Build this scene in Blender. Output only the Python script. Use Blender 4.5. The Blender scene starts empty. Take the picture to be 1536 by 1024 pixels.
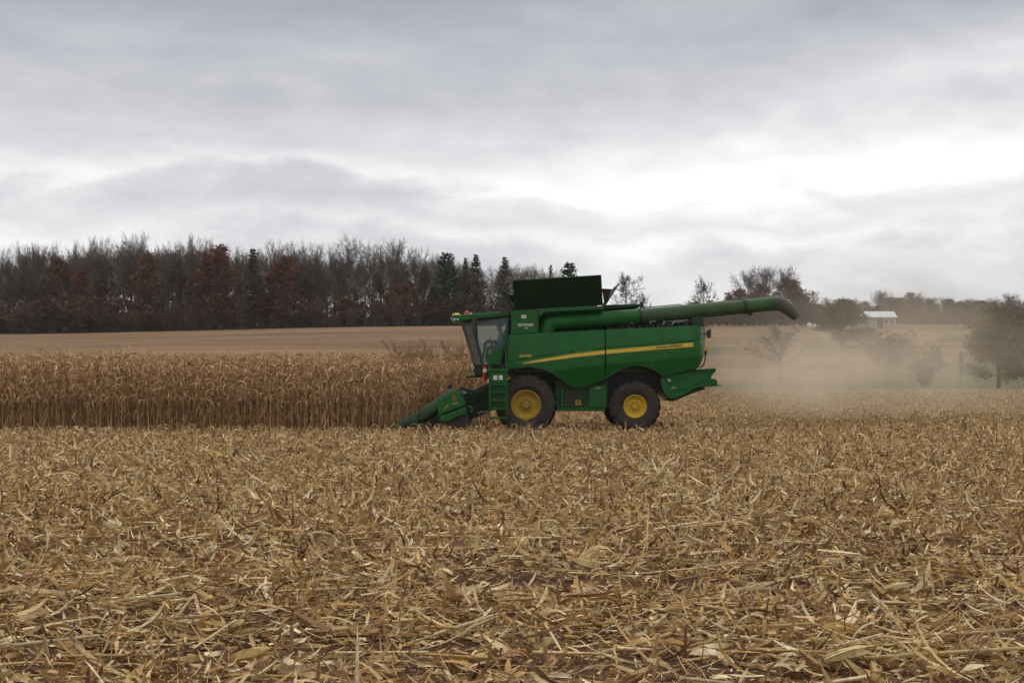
import bpy, math, random
import numpy as np
from mathutils import Vector, Matrix

C = bpy.context.scene.collection
R = math.radians
PI = math.pi
F = 1536 * 50 / 36.0          # focal length of the photograph in its own pixels
CX, HY, EYE = 768.0, 565.0, 1.8


def P(px, py, D):
    """the place (x, z) that stands at distance D where the photograph shows (px, py)"""
    return ((px - CX) * D / F, EYE + (HY - py) * D / F)


# ------------------------------------------------------------------ materials
def new_mat(name):
    m = bpy.data.materials.new(name)
    m.use_nodes = True
    nt = m.node_tree
    nt.nodes.clear()
    return m, nt


def N(nt, t, **kw):
    n = nt.nodes.new(t)
    for k, v in kw.items():
        if k.startswith('i_'):
            n.inputs[k[2:].replace('_', ' ')].default_value = v
        else:
            setattr(n, k, v)
    return n


def rgba(c):
    return (c[0], c[1], c[2], 1.0)


def mat(name, col, rough=0.5, var=0.15, scale=6.0, dust=0.0, dustcol=(0.22, 0.16, 0.10), metal=0.0, bump=0.0, spec=0.5, coat=0.0, bscale=40):
    m, nt = new_mat(name)
    out = N(nt, 'ShaderNodeOutputMaterial')
    b = N(nt, 'ShaderNodeBsdfPrincipled')
    nt.links.new(b.outputs[0], out.inputs[0])
    tc = N(nt, 'ShaderNodeTexCoord')
    n1 = N(nt, 'ShaderNodeTexNoise')
    n1.inputs['Scale'].default_value = scale
    n1.inputs['Detail'].default_value = 6
    nt.links.new(tc.outputs['Object'], n1.inputs['Vector'])
    mr = N(nt, 'ShaderNodeMapRange')
    mr.inputs['From Min'].default_value = 0.3
    mr.inputs['From Max'].default_value = 0.7
    mr.inputs['To Min'].default_value = 1 - var
    mr.inputs['To Max'].default_value = 1 + var
    nt.links.new(n1.outputs['Fac'], mr.inputs['Value'])
    mx = N(nt, 'ShaderNodeMix', data_type='RGBA', blend_type='MULTIPLY')
    mx.inputs['Factor'].default_value = 1
    mx.inputs['A'].default_value = rgba(col)
    nt.links.new(mr.outputs[0], mx.inputs['B'])
    last = mx.outputs['Result']
    if dust > 0:
        n2 = N(nt, 'ShaderNodeTexNoise')
        n2.inputs['Scale'].default_value = 1.7
        n2.inputs['Detail'].default_value = 9
        n2.inputs['Roughness'].default_value = 0.7
        nt.links.new(tc.outputs['Object'], n2.inputs['Vector'])
        mr2 = N(nt, 'ShaderNodeMapRange')
        mr2.inputs['From Min'].default_value = 0.35
        mr2.inputs['From Max'].default_value = 0.8
        mr2.inputs['To Min'].default_value = dust * 0.25
        mr2.inputs['To Max'].default_value = dust
        nt.links.new(n2.outputs['Fac'], mr2.inputs['Value'])
        mx2 = N(nt, 'ShaderNodeMix', data_type='RGBA')
        nt.links.new(mr2.outputs[0], mx2.inputs['Factor'])
        nt.links.new(last, mx2.inputs['A'])
        mx2.inputs['B'].default_value = rgba(dustcol)
        last = mx2.outputs['Result']
        mr3 = N(nt, 'ShaderNodeMapRange')
        mr3.inputs['To Min'].default_value = rough
        mr3.inputs['To Max'].default_value = min(1, rough + 0.5)
        nt.links.new(mr2.outputs[0], mr3.inputs['Value'])
        nt.links.new(mr3.outputs[0], b.inputs['Roughness'])
    else:
        b.inputs['Roughness'].default_value = rough
    nt.links.new(last, b.inputs['Base Color'])
    b.inputs['Metallic'].default_value = metal
    b.inputs['Specular IOR Level'].default_value = spec
    b.inputs['Coat Weight'].default_value = coat
    if bump > 0:
        n3 = N(nt, 'ShaderNodeTexNoise')
        n3.inputs['Scale'].default_value = bscale
        n3.inputs['Detail'].default_value = 5
        nt.links.new(tc.outputs['Object'], n3.inputs['Vector'])
        bp = N(nt, 'ShaderNodeBump')
        bp.inputs['Strength'].default_value = bump
        bp.inputs['Distance'].default_value = 0.05
        nt.links.new(n3.outputs['Fac'], bp.inputs['Height'])
        nt.links.new(bp.outputs[0], b.inputs['Normal'])
    return m


def leaf_mat(name, trans=0.25, rough=0.6, spec=0.3, tint=(1, 1, 1), nscale=30):
    """colour from the mesh's own 'Col' attribute, one tone per leaf, with fibre noise"""
    m, nt = new_mat(name)
    out = N(nt, 'ShaderNodeOutputMaterial')
    b = N(nt, 'ShaderNodeBsdfPrincipled')
    at = N(nt, 'ShaderNodeAttribute', attribute_name='Col')
    tc = N(nt, 'ShaderNodeTexCoord')
    no = N(nt, 'ShaderNodeTexNoise')
    no.inputs['Scale'].default_value = nscale
    no.inputs['Detail'].default_value = 3
    nt.links.new(tc.outputs['Object'], no.inputs['Vector'])
    mr = N(nt, 'ShaderNodeMapRange')
    mr.inputs['From Min'].default_value = 0.3
    mr.inputs['From Max'].default_value = 0.7
    mr.inputs['To Min'].default_value = 0.72
    mr.inputs['To Max'].default_value = 1.2
    nt.links.new(no.outputs['Fac'], mr.inputs['Value'])
    vm = N(nt, 'ShaderNodeMix', data_type='RGBA', blend_type='MULTIPLY')
    vm.inputs['Factor'].default_value = 1
    nt.links.new(at.outputs['Color'], vm.inputs['A'])
    nt.links.new(mr.outputs[0], vm.inputs['B'])
    vt = N(nt, 'ShaderNodeMix', data_type='RGBA', blend_type='MULTIPLY')
    vt.inputs['Factor'].default_value = 1
    nt.links.new(vm.outputs['Result'], vt.inputs['A'])
    vt.inputs['B'].default_value = rgba(tint)
    nt.links.new(vt.outputs['Result'], b.inputs['Base Color'])
    b.inputs['Roughness'].default_value = rough
    b.inputs['Specular IOR Level'].default_value = spec
    if trans > 0:
        tr = N(nt, 'ShaderNodeBsdfTranslucent')
        nt.links.new(vt.outputs['Result'], tr.inputs['Color'])
        ms = N(nt, 'ShaderNodeMixShader')
        ms.inputs[0].default_value = trans
        nt.links.new(b.outputs[0], ms.inputs[1])
        nt.links.new(tr.outputs[0], ms.inputs[2])
        nt.links.new(ms.outputs[0], out.inputs[0])
    else:
        nt.links.new(b.outputs[0], out.inputs[0])
    return m


def glass_mat(name, tint, gloss=0.25):
    m, nt = new_mat(name)
    out = N(nt, 'ShaderNodeOutputMaterial')
    t = N(nt, 'ShaderNodeBsdfTransparent')
    t.inputs[0].default_value = rgba(tint)
    g = N(nt, 'ShaderNodeBsdfGlossy')
    g.inputs['Color'].default_value = (0.9, 0.95, 1, 1)
    g.inputs['Roughness'].default_value = 0.04
    fr = N(nt, 'ShaderNodeFresnel')
    fr.inputs[0].default_value = 1.5
    ma = N(nt, 'ShaderNodeMath', operation='MULTIPLY_ADD')
    nt.links.new(fr.outputs[0], ma.inputs[0])
    ma.inputs[1].default_value = 0.62
    ma.inputs[2].default_value = gloss
    ms = N(nt, 'ShaderNodeMixShader')
    nt.links.new(ma.outputs[0], ms.inputs[0])
    nt.links.new(t.outputs[0], ms.inputs[1])
    nt.links.new(g.outputs[0], ms.inputs[2])
    nt.links.new(ms.outputs[0], out.inputs[0])
    return m


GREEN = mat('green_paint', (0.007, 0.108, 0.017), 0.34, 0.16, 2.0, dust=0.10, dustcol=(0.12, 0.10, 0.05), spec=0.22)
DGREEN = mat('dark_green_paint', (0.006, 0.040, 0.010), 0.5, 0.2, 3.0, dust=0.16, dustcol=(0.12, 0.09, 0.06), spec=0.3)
TUBEGREEN = mat('weathered_green_paint', (0.022, 0.085, 0.026), 0.45, 0.25, 1.5, dust=0.40, dustcol=(0.13, 0.10, 0.06), spec=0.3)
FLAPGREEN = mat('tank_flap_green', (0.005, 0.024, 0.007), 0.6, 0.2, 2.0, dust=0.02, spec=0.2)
BLACK = mat('black_steel', (0.012, 0.012, 0.012), 0.6, 0.3, 5.0, dust=0.15)
RUBBER = mat('tyre_rubber', (0.022, 0.021, 0.020), 0.85, 0.3, 6.0, dust=0.35, dustcol=(0.11, 0.085, 0.06), bump=0.2)
WGREEN = mat('worn_green_plastic', (0.012, 0.060, 0.020), 0.5, 0.3, 3.0, dust=0.30, dustcol=(0.12, 0.10, 0.06), spec=0.3)
SPOUTR = mat('spout_rubber', (0.06, 0.065, 0.055), 0.75, 0.25, 4.0, dust=0.3)
YELLOW = mat('yellow_paint', (0.62, 0.40, 0.02), 0.45, 0.12, 4.0, dust=0.12)
WHEELY = mat('wheel_yellow', (0.46, 0.30, 0.012), 0.5, 0.2, 5.0, dust=0.45, dustcol=(0.25, 0.15, 0.05))
WHEELY2 = mat('rear_wheel_yellow', (0.66, 0.43, 0.015), 0.45, 0.12, 5.0, dust=0.15, dustcol=(0.25, 0.15, 0.05))
GREY = mat('grey_steel', (0.25, 0.25, 0.25), 0.5, 0.2, 5.0, dust=0.2)
WHITE = mat('white_paint', (0.75, 0.75, 0.72), 0.5, 0.1, 5.0)
RED = mat('red_plastic', (0.45, 0.02, 0.015), 0.4, 0.15, 5.0)
AMBER = mat('amber_plastic', (0.75, 0.22, 0.03), 0.35, 0.1, 5.0)
LAMPW = mat('lamp_lens', (0.8, 0.85, 0.9), 0.15, 0.05, 5.0)
SEATM = mat('seat_fabric', (0.05, 0.045, 0.04), 0.9, 0.2, 8.0)
GLASS = glass_mat('cab_glass', (0.80, 0.88, 0.86), 0.004)
SCREENG = glass_mat('windscreen_glass', (0.60, 0.63, 0.56), 0.003)
SKIN = mat('skin', (0.45, 0.25, 0.17), 0.6, 0.1)
SHIRT = mat('shirt_cloth', (0.22, 0.33, 0.45), 0.9, 0.15, 12)
JEANS = mat('trouser_cloth', (0.05, 0.07, 0.12), 0.9, 0.15, 12)
HAIR = mat('hair', (0.04, 0.025, 0.015), 0.8, 0.2)
BARK = mat('bark_grey', (0.135, 0.110, 0.090), 0.95, 0.35, 3.0, bump=0.4, bscale=8, spec=0.08)
BARKP = mat('bark_pale', (0.23, 0.195, 0.165), 0.95, 0.35, 3.0, spec=0.08)
BARKD = mat('bark_dark', (0.080, 0.060, 0.047), 0.95, 0.35, 3.0, spec=0.08)
TWIG = mat('twigs_grey', (0.150, 0.117, 0.096), 0.95, 0.3, 1.5, spec=0.08)
TWIGD = mat('twigs_brown', (0.110, 0.075, 0.056), 0.95, 0.3, 1.5, spec=0.08)
TWIGB = mat('brush_twigs', (0.30, 0.185, 0.105), 0.95, 0.3, 1.5, spec=0.08)
LEAFT = leaf_mat('tree_leaves', 0.2, 0.8, 0.05, nscale=1.5)
DRY = leaf_mat('dry_corn_leaf', 0.10, 0.6, 0.15)
LITTER = leaf_mat('corn_litter', 0.05, 0.7, 0.08)
STALKM = leaf_mat('corn_stalk', 0.0, 0.6, 0.15, nscale=20)


# ------------------------------------------------------------------ mesh collecting
def mesh_from(name, V, Q, col=None, smooth=False):
    """V (n,3) array, Q (m,k) array of equal sized faces, col (n,3)"""
    V = np.asarray(V, np.float32).reshape(-1, 3)
    Q = np.asarray(Q, np.int32)
    k = Q.shape[1]
    me = bpy.data.meshes.new(name)
    me.vertices.add(len(V))
    me.vertices.foreach_set('co', V.ravel())
    me.loops.add(Q.size)
    me.loops.foreach_set('vertex_index', Q.ravel())
    me.polygons.add(len(Q))
    me.polygons.foreach_set('loop_start', np.arange(0, Q.size, k, dtype=np.int32))
    if smooth:
        me.polygons.foreach_set('use_smooth', np.ones(len(Q), bool))
    me.update(calc_edges=True)
    if col is not None:
        a = me.color_attributes.new('Col', 'FLOAT_COLOR', 'POINT')
        c4 = np.ones((len(V), 4), np.float32)
        c4[:, :3] = col
        a.data.foreach_set('color', c4.ravel())
    me.validate()
    return me


class MB:
    def __init__(s):
        s.v, s.f, s.c = [], [], []

    def add(s, v, f, c=None):
        o = len(s.v)
        s.v += [tuple(p) for p in v]
        s.f += [tuple(i + o for i in q) for q in f]
        if c is not None:
            s.c += [c] * len(v)

    def box(s, a, b):
        x0, y0, z0 = a
        x1, y1, z1 = b
        v = [(x0, y0, z0), (x1, y0, z0), (x1, y1, z0), (x0, y1, z0), (x0, y0, z1), (x1, y0, z1), (x1, y1, z1), (x0, y1, z1)]
        s.add(v, [(0, 3, 2, 1), (4, 5, 6, 7), (0, 1, 5, 4), (1, 2, 6, 5), (2, 3, 7, 6), (3, 0, 4, 7)])

    def prism(s, pts, y0, y1):
        """polygon of (x, z) points pushed from y0 to y1"""
        n = len(pts)
        area = sum(pts[i][0] * pts[(i + 1) % n][1] - pts[(i + 1) % n][0] * pts[i][1] for i in range(n))
        if area < 0:
            pts = pts[::-1]
        v = [(x, y0, z) for x, z in pts] + [(x, y1, z) for x, z in pts]
        f = [tuple(range(n)), tuple(range(2 * n - 1, n - 1, -1))]
        f += [(i, i + n, (i + 1) % n + n, (i + 1) % n) for i in range(n)]
        s.add(v, f)

    def ppx(s, pts, y0, y1, D=None):
        s.prism([P(a, b, D or y0) for a, b in pts], y0, y1)

    def slab(s, quad, th):
        """four corners in order, given a thickness along their normal"""
        q = [Vector(p) for p in quad]
        n = (q[1] - q[0]).cross(q[3] - q[0]).normalized() * th
        v = q + [p + n for p in q]
        s.add(v, [(3, 2, 1, 0), (4, 5, 6, 7), (0, 1, 5, 4), (1, 2, 6, 5), (2, 3, 7, 6), (3, 0, 4, 7)])

    def tube(s, path, radii, k=6, cap=True, col=None):
        path = [Vector(p) for p in path]
        if not hasattr(radii, '__len__'):
            radii = [radii] * len(path)
        n = len(path)
        vs = []
        u = None
        for i in range(n):
            t = (path[min(i + 1, n - 1)] - path[max(i - 1, 0)])
            if t.length < 1e-9:
                t = Vector((0, 0, 1))
            t.normalize()
            if u is None:
                u = t.cross(Vector((0.31, 0.95, 0.11)))
                if u.length < 1e-3:
                    u = t.cross(Vector((1, 0, 0)))
            else:
                u = u - t * u.dot(t)
            u.normalize()
            w = t.cross(u)
            for j in range(k):
                a = 2 * PI * j / k
                vs.append(path[i] + (u * math.cos(a) + w * math.sin(a)) * radii[i])
        f = []
        for i in range(n - 1):
            for j in range(k):
                f.append((i * k + j, i * k + (j + 1) % k, (i + 1) * k + (j + 1) % k, (i + 1) * k + j))
        if cap:
            f.append(tuple(range(k - 1, -1, -1)))
            f.append(tuple(range((n - 1) * k, n * k)))
        s.add(vs, f, col)

    def lathe(s, prof, c, k=40):
        """profile of (r, y) turned about the y axis through c=(x,y,z)"""
        n = len(prof)
        vs = []
        for j in range(k):
            a = 2 * PI * j / k
            for r, y in prof:
                vs.append((c[0] + r * math.cos(a), c[1] + y, c[2] + r * math.sin(a)))
        f = []
        for j in range(k):
            j2 = (j + 1) % k
            for i in range(n - 1):
                f.append((j * n + i, j2 * n + i, j2 * n + i + 1, j * n + i + 1))
        s.add(vs, f)

    def ball(s, c, r, k=12, sz=1.0, half=False):
        rows = 7
        vs = []
        a0 = 0 if half else -PI / 2
        for i in range(rows + 1):
            a = a0 + (PI / 2 - a0) * i / rows
            for j in range(k):
                b = 2 * PI * j / k
                vs.append((c[0] + r * math.cos(a) * math.cos(b), c[1] + r * math.cos(a) * math.sin(b), c[2] + r * sz * math.sin(a)))
        f = []
        for i in range(rows):
            for j in range(k):
                f.append((i * k + j, i * k + (j + 1) % k, (i + 1) * k + (j + 1) % k, (i + 1) * k + j))
        s.add(vs, f)

    def build(s, name, m, parent=None, bevel=0.0, smooth=False, off=None, angle=35):
        me = bpy.data.meshes.new(name)
        v = s.v
        if off is not None:
            v = [(a - off[0], b - off[1], c - off[2]) for a, b, c in v]
        me.from_pydata(v, [], s.f)
        if s.c:
            a = me.color_attributes.new('Col', 'FLOAT_COLOR', 'POINT')
            a.data.foreach_set('color', np.array([tuple(c) + (1,) for c in s.c], np.float32).ravel())
        me.materials.append(m)
        me.validate()
        me.update()
        if smooth:
            me.polygons.foreach_set('use_smooth', [True] * len(me.polygons))
            if angle:
                me.set_sharp_from_angle(angle=R(angle))
        o = bpy.data.objects.new(name, me)
        C.objects.link(o)
        if parent is not None:
            o.parent = parent
        if bevel:
            b = o.modifiers.new('bevel', 'BEVEL')
            b.width = bevel
            b.segments = 2
            b.limit_method = 'ANGLE'
            b.angle_limit = R(40)
        return o


def link(name, me, m, parent=None):
    if m is not None and len(me.materials) == 0:
        me.materials.append(m)
    o = bpy.data.objects.new(name, me)
    C.objects.link(o)
    if parent is not None:
        o.parent = parent
    return o


def tag(o, label=None, cat=None, group=None, kind=None):
    if label: o['label'] = label
    if cat: o['category'] = cat
    if group: o['group'] = group
    if kind: o['kind'] = kind
    return o


def empty(name, loc, rz=0.0, parent=None):
    o = bpy.data.objects.new(name, None)
    o.empty_display_size = 0.3
    C.objects.link(o)
    o.location = loc
    o.rotation_euler = (0, 0, rz)
    if parent is not None:
        o.parent = parent
    return o


def copy_tree(o, parent=None):
    c = o.copy()
    C.objects.link(c)
    if parent is not None:
        c.parent = parent
    for ch in list(o.children):
        copy_tree(ch, c)
    return c


# ------------------------------------------------------------------ terrain
def ysrc(Y, py):
    return EYE + (HY - py) * Y / F


def prof(Y, keys):
    k = np.array(keys)
    return np.interp(Y, k[:, 0], k[:, 1])


KEY_L = [(-300, 0), (66, 0), (85, 1.0), (105, 2.6), (130, ysrc(130, 530)), (165, ysrc(165, 517)), (200, ysrc(200, 509)), (235, ysrc(235, 503)), (250, ysrc(250, 501)), (300, ysrc(300, 488)), (500, ysrc(500, 482)), (1200, 42)]
KEY_M = [(-300, 0), (66, 0), (85, 1.0), (105, 2.6), (130, ysrc(130, 526)), (165, ysrc(165, 508)), (200, ysrc(200, 497)), (235, ysrc(235, 490)), (250, ysrc(250, 488)), (300, ysrc(300, 476)), (500, ysrc(500, 474)), (1200, 48)]
KEY_R = [(-300, 0), (80, 0), (105, 0.2), (125, 0.55), (140, 0.65), (160, 0.2), (190, 0.2), (225, ysrc(225, 568)), (260, ysrc(260, 551)), (300, ysrc(300, 533)), (350, ysrc(350, 514)), (400, ysrc(400, 500)), (450, ysrc(450, 490)), (485, ysrc(485, 487)), (560, ysrc(560, 472)), (700, ysrc(700, 470)), (1200, 40)]


def smooth(a, b, t):
    t = np.clip((t - a) / (b - a), 0, 1)
    return t * t * (3 - 2 * t)


def zt(x, Y):
    x = np.asarray(x, float)
    Y = np.asarray(Y, float)
    u = np.clip(x / np.maximum(Y, 30), -1.2, 1.2)
    zl, zm, zr = prof(Y, KEY_L), prof(Y, KEY_M), prof(Y, KEY_R)
    a = smooth(-0.40, -0.02, u)
    b = smooth(0.03, 0.14, u)
    z = zl * (1 - a) + zm * a
    z = z * (1 - b) + zr * b
    z = z + 0.035 * np.sin(x * 0.9 + 1.3 * np.sin(Y * 0.31)) * np.cos(Y * 0.7 + x * 0.13) * np.clip((90 - Y) / 40, 0, 1)
    return z


def ground(x, Y):
    return float(zt(x, Y))


def build_terrain():
    ys = np.concatenate([np.linspace(-60, 4, 14), np.linspace(5, 60, 221), np.linspace(61, 150, 70), np.linspace(153, 500, 110), np.linspace(510, 1000, 20)])
    us = np.concatenate([np.linspace(-1.15, -0.5, 14), np.linspace(-0.48, 0.48, 241), np.linspace(0.5, 1.15, 14)])
    V, COL = [], []
    rng = np.random.default_rng(5)
    for Y in ys:
        w = max(Y, 30.0) + 12
        x = us * w
        z = zt(x, np.full_like(x, Y))
        near = np.clip((60 - Y) / 30, 0, 1)
        z = z + rng.normal(0, 0.012, len(x)) * near
        V.append(np.stack([x, np.full_like(x, Y), z], 1))
        px = x / max(Y, 1) * F + CX if Y > 1 else x * 0
        wob = 10 * np.sin(x * 0.05) + 6 * np.sin(x * 0.021 + 1)
        soil = np.array([0.108, 0.058, 0.037])
        tan = np.array([0.235, 0.146, 0.080])
        tan2 = np.array([0.17, 0.115, 0.075])
        grn = np.array([0.105, 0.120, 0.052])
        k = smooth(40, 75, np.full_like(x, Y))[:, None]
        tan_ = tan * (1 - 0.55 * smooth(1000, 1150, px)[:, None]) + np.array([0.185, 0.142, 0.080]) * 0.55 * smooth(1000, 1150, px)[:, None]
        c = soil * (1 - k) + tan_ * k
        yy = Y + wob
        # contour strips on the far slope to the right, darker strips to the left
        m2 = (np.exp(-((yy - 185) / 10) ** 2) + np.exp(-((yy - 150) / 6) ** 2) + np.exp(-((yy - 218) / 8) ** 2)) * (px < 900)
        c = c * (1 - 0.55 * np.clip(m2, 0, 1)[:, None]) + tan2 * (0.55 * np.clip(m2, 0, 1)[:, None])
        g = np.zeros_like(x)
        g += 0.8 * np.exp(-((yy - 335) / 22) ** 2) * (px > 900) * (1 - smooth(1060, 1125, px))
        g += 0.7 * smooth(300, 310, yy) * (1 - smooth(345, 355, yy)) * smooth(1200, 1225, px) * (1 - smooth(1290, 1320, px))
        g += 0.8 * smooth(205, 215, yy) * (1 - smooth(262, 270, yy)) * smooth(1280, 1380, px)
        g += 0.75 * smooth(425, 432, yy) * (1 - smooth(445, 450, yy)) * smooth(1340, 1370, px)
        g += 0.7 * smooth(345, 355, yy) * (1 - smooth(385, 392, yy)) * smooth(1395, 1430, px)
        g += 0.7 * smooth(150, 160, yy) * (1 - smooth(215, 225, yy)) * (px > 1050)
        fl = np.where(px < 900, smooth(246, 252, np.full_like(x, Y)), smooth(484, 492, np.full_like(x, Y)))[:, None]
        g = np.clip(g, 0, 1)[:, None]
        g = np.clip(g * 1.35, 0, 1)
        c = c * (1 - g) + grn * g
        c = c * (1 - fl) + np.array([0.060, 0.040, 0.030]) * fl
        COL.append(c)
    V = np.concatenate(V)
    COL = np.concatenate(COL)
    n, m = len(ys), len(us)
    i = np.arange((n - 1))[:, None] * m + np.arange(m - 1)[None, :]
    Q = np.stack([i, i + 1, i + m + 1, i + m], -1).reshape(-1, 4)
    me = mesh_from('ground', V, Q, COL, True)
    m_, nt = new_mat('field_ground')
    out = N(nt, 'ShaderNodeOutputMaterial')
    b = N(nt, 'ShaderNodeBsdfPrincipled')
    b.inputs['Roughness'].default_value = 0.95
    b.inputs['Specular IOR Level'].default_value = 0.05
    at = N(nt, 'ShaderNodeAttribute', attribute_name='Col')
    tc = N(nt, 'ShaderNodeTexCoord')
    mp = N(nt, 'ShaderNodeMapping')
    mp.inputs['Scale'].default_value = (0.05, 0.42, 0.5)
    nt.links.new(tc.outputs['Object'], mp.inputs[0])
    last = at.outputs['Color']
    mp2 = N(nt, 'ShaderNodeMapping')
    mp2.inputs['Scale'].default_value = (0.010, 0.055, 0.1)
    mp2.inputs['Rotation'].default_value = (0, 0, 0.12)
    nt.links.new(tc.outputs['Object'], mp2.inputs[0])
    for vec, sc, lo, hi, rg in ((mp2.outputs[0], 1.0, 0.66, 1.24, 0.65), (mp.outputs[0], 1.0, 0.52, 1.42, 0.75), (tc.outputs['Object'], 2.2, 0.7, 1.3, 0.75), (tc.outputs['Object'], 22.0, 0.65, 1.35, 0.6)):
        n1 = N(nt, 'ShaderNodeTexNoise')
        n1.inputs['Scale'].default_value = sc
        n1.inputs['Detail'].default_value = 7
        n1.inputs['Roughness'].default_value = rg
        nt.links.new(vec, n1.inputs['Vector'])
        mr = N(nt, 'ShaderNodeMapRange')
        mr.inputs['From Min'].default_value = 0.3
        mr.inputs['From Max'].default_value = 0.7
        mr.inputs['To Min'].default_value = lo
        mr.inputs['To Max'].default_value = hi
        nt.links.new(n1.outputs['Fac'], mr.inputs['Value'])
        mx = N(nt, 'ShaderNodeMix', data_type='RGBA', blend_type='MULTIPLY')
        mx.inputs['Factor'].default_value = 1
        nt.links.new(last, mx.inputs['A'])
        nt.links.new(mr.outputs[0], mx.inputs['B'])
        last = mx.outputs['Result']
    nt.links.new(last, b.inputs['Base Color'])
    bp = N(nt, 'ShaderNodeBump')
    bp.inputs['Strength'].default_value = 0.6
    bp.inputs['Distance'].default_value = 0.05
    nt.links.new(n1.outputs['Fac'], bp.inputs['Height'])
    nt.links.new(bp.outputs[0], b.inputs['Normal'])
    nt.links.new(b.outputs[0], out.inputs[0])
    o = link('ground', me, m_)
    tag(o, kind='structure')


build_terrain()


# ------------------------------------------------------------------ leaf strips (vectorised)
def strips(pos, L, W, yaw, pitch, curl, roll, twist, segs=4, taper=0.35, hook=None):
    """n curved tapering strips; returns V (n*(segs+1)*2,3), Q"""
    n = len(L)
    s = np.linspace(0, 1, segs + 1)
    ang = pitch[:, None] + curl[:, None] * s[None, :]
    if hook is not None:
        ang = ang + hook[:, None] * (s[None, :] ** 3)
    step = L[:, None] / segs
    dx = np.cos(ang) * step
    dz = np.sin(ang) * step
    hx = np.concatenate([np.zeros((n, 1)), np.cumsum((dx[:, :-1] + dx[:, 1:]) / 2, 1)], 1)
    hz = np.concatenate([np.zeros((n, 1)), np.cumsum((dz[:, :-1] + dz[:, 1:]) / 2, 1)], 1)
    cy, sy = np.cos(yaw)[:, None], np.sin(yaw)[:, None]
    cx = pos[:, 0:1] + hx * cy
    cyy = pos[:, 1:2] + hx * sy
    cz = pos[:, 2:3] + hz
    # side vector: horizontal perpendicular turned about the tangent
    rl = roll[:, None] + twist[:, None] * s[None, :]
    px_, py_ = -sy, cy
    nx_, ny_, nz_ = -np.sin(ang) * cy, -np.sin(ang) * sy, np.cos(ang)
    wx = px_ * np.cos(rl) + nx_ * np.sin(rl)
    wy = py_ * np.cos(rl) + ny_ * np.sin(rl)
    wz = nz_ * np.sin(rl)
    wp = (taper + (1 - taper) * np.sin(PI * np.clip(s * 0.85 + 0.12, 0, 1)))[None, :] * W[:, None] * 0.5
    wp[:, -1] *= 0.3
    A = np.stack([cx + wx * wp, cyy + wy * wp, cz + wz * wp], -1)
    B = np.stack([cx - wx * wp, cyy - wy * wp, cz - wz * wp], -1)
    V = np.stack([A, B], 2).reshape(n, (segs + 1) * 2, 3)
    base = (np.arange(n) * (segs + 1) * 2)[:, None] + (np.arange(segs) * 2)[None, :]
    Q = np.stack([base, base + 1, base + 3, base + 2], -1).reshape(-1, 4)
    return V.reshape(-1, 3), Q


def sticks(p0, p1, r, k=5):
    """n straight thin cylinders"""
    n = len(r)
    t = p1 - p0
    t = t / np.linalg.norm(t, axis=1, keepdims=True)
    ref = np.where(np.abs(t[:, 2:3]) > 0.9, np.array([[1.0, 0, 0]]), np.array([[0, 0, 1.0]]))
    u = np.cross(t, ref)
    u /= np.linalg.norm(u, axis=1, keepdims=True)
    w = np.cross(t, u)
    a = np.arange(k) * 2 * PI / k
    ring = u[:, None, :] * np.cos(a)[None, :, None] + w[:, None, :] * np.sin(a)[None, :, None]
    ring = ring * r[:, None, None]
    V = np.concatenate([p0[:, None, :] + ring, p1[:, None, :] + ring * 0.85, p1[:, None, :] + ring * 0.05], 1)
    b = (np.arange(n) * 3 * k)[:, None]
    j = np.arange(k)[None, :]
    j2 = (j + 1) % k
    Q = np.stack([b + j, b + j2, b + k + j2, b + k + j], -1)
    Q2 = np.stack([b + k + j, b + k + j2, b + 2 * k + j2, b + 2 * k + j], -1)
    return V.reshape(-1, 3), np.concatenate([Q.reshape(-1, 4), Q2.reshape(-1, 4)])


class Bulk:
    def __init__(s):
        s.V, s.Q, s.K, s.n = [], [], [], 0

    def add(s, V, Q, col):
        s.V.append(V)
        s.Q.append(Q + s.n)
        s.K.append(col)
        s.n += len(V)

    def mesh(s, name, smooth=False):
        return mesh_from(name, np.concatenate(s.V), np.concatenate(s.Q), np.concatenate(s.K), smooth)


PAL = np.array([[0.53, 0.355, 0.155], [0.64, 0.460, 0.228], [0.82, 0.66, 0.39], [0.41, 0.248, 0.102], [0.24, 0.125, 0.060], [0.58, 0.35, 0.115], [0.14, 0.070, 0.038], [0.34, 0.17, 0.075]])
PALW = np.array([0.25, 0.20, 0.14, 0.16, 0.13, 0.055, 0.065, 0.010])


def tones(rng, n, w=PALW, pal=PAL):
    c = pal[rng.choice(len(pal), n, p=w / w.sum())]
    return c * rng.uniform(0.78, 1.18, (n, 1))


# ------------------------------------------------------------------ corn litter and stubble
def field_points(rng, n, y0, y1, gamma=1.0, half=0.46, extra=4.0):
    # uniform over the wedge of ground in front of the camera
    Y = np.sqrt(rng.uniform(y0 ** 2, y1 ** 2, n))
    x = rng.uniform(-1, 1, n) * (half * Y + extra)
    return x, Y


def patchy(x, Y):
    """where the litter lies thick (1) or thin (0): bands along the rows and odd patches"""
    return 0.5 + 0.3 * np.sin(Y * 2 * PI / 1.52 + 0.6 * np.sin(x * 0.7)) + 0.25 * np.sin(x * 1.1 + 2 * np.sin(Y * 0.8)) * np.sin(Y * 0.53 + 1)


def bare(x, Y):
    """strips where wheels have pressed the litter into the soil"""
    b = np.zeros_like(x)
    for y0, w, ph, k in ((12.2, 0.50, 0.4, 1.0), (9.3, 0.28, 2.2, 0.9), (14.8, 0.38, 4.0, 0.7), (10.7, 0.24, 5.1, 0.8), (8.35, 0.16, 1.2, 0.8)):
        c = y0 + 0.12 * np.sin(0.8 * x + ph)
        b = np.maximum(b, k * np.exp(-((Y - c) / w) ** 2) * np.clip(0.55 + 0.9 * np.sin(0.75 * x + ph), 0, 1))
    return 1 - 0.93 * b


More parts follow.
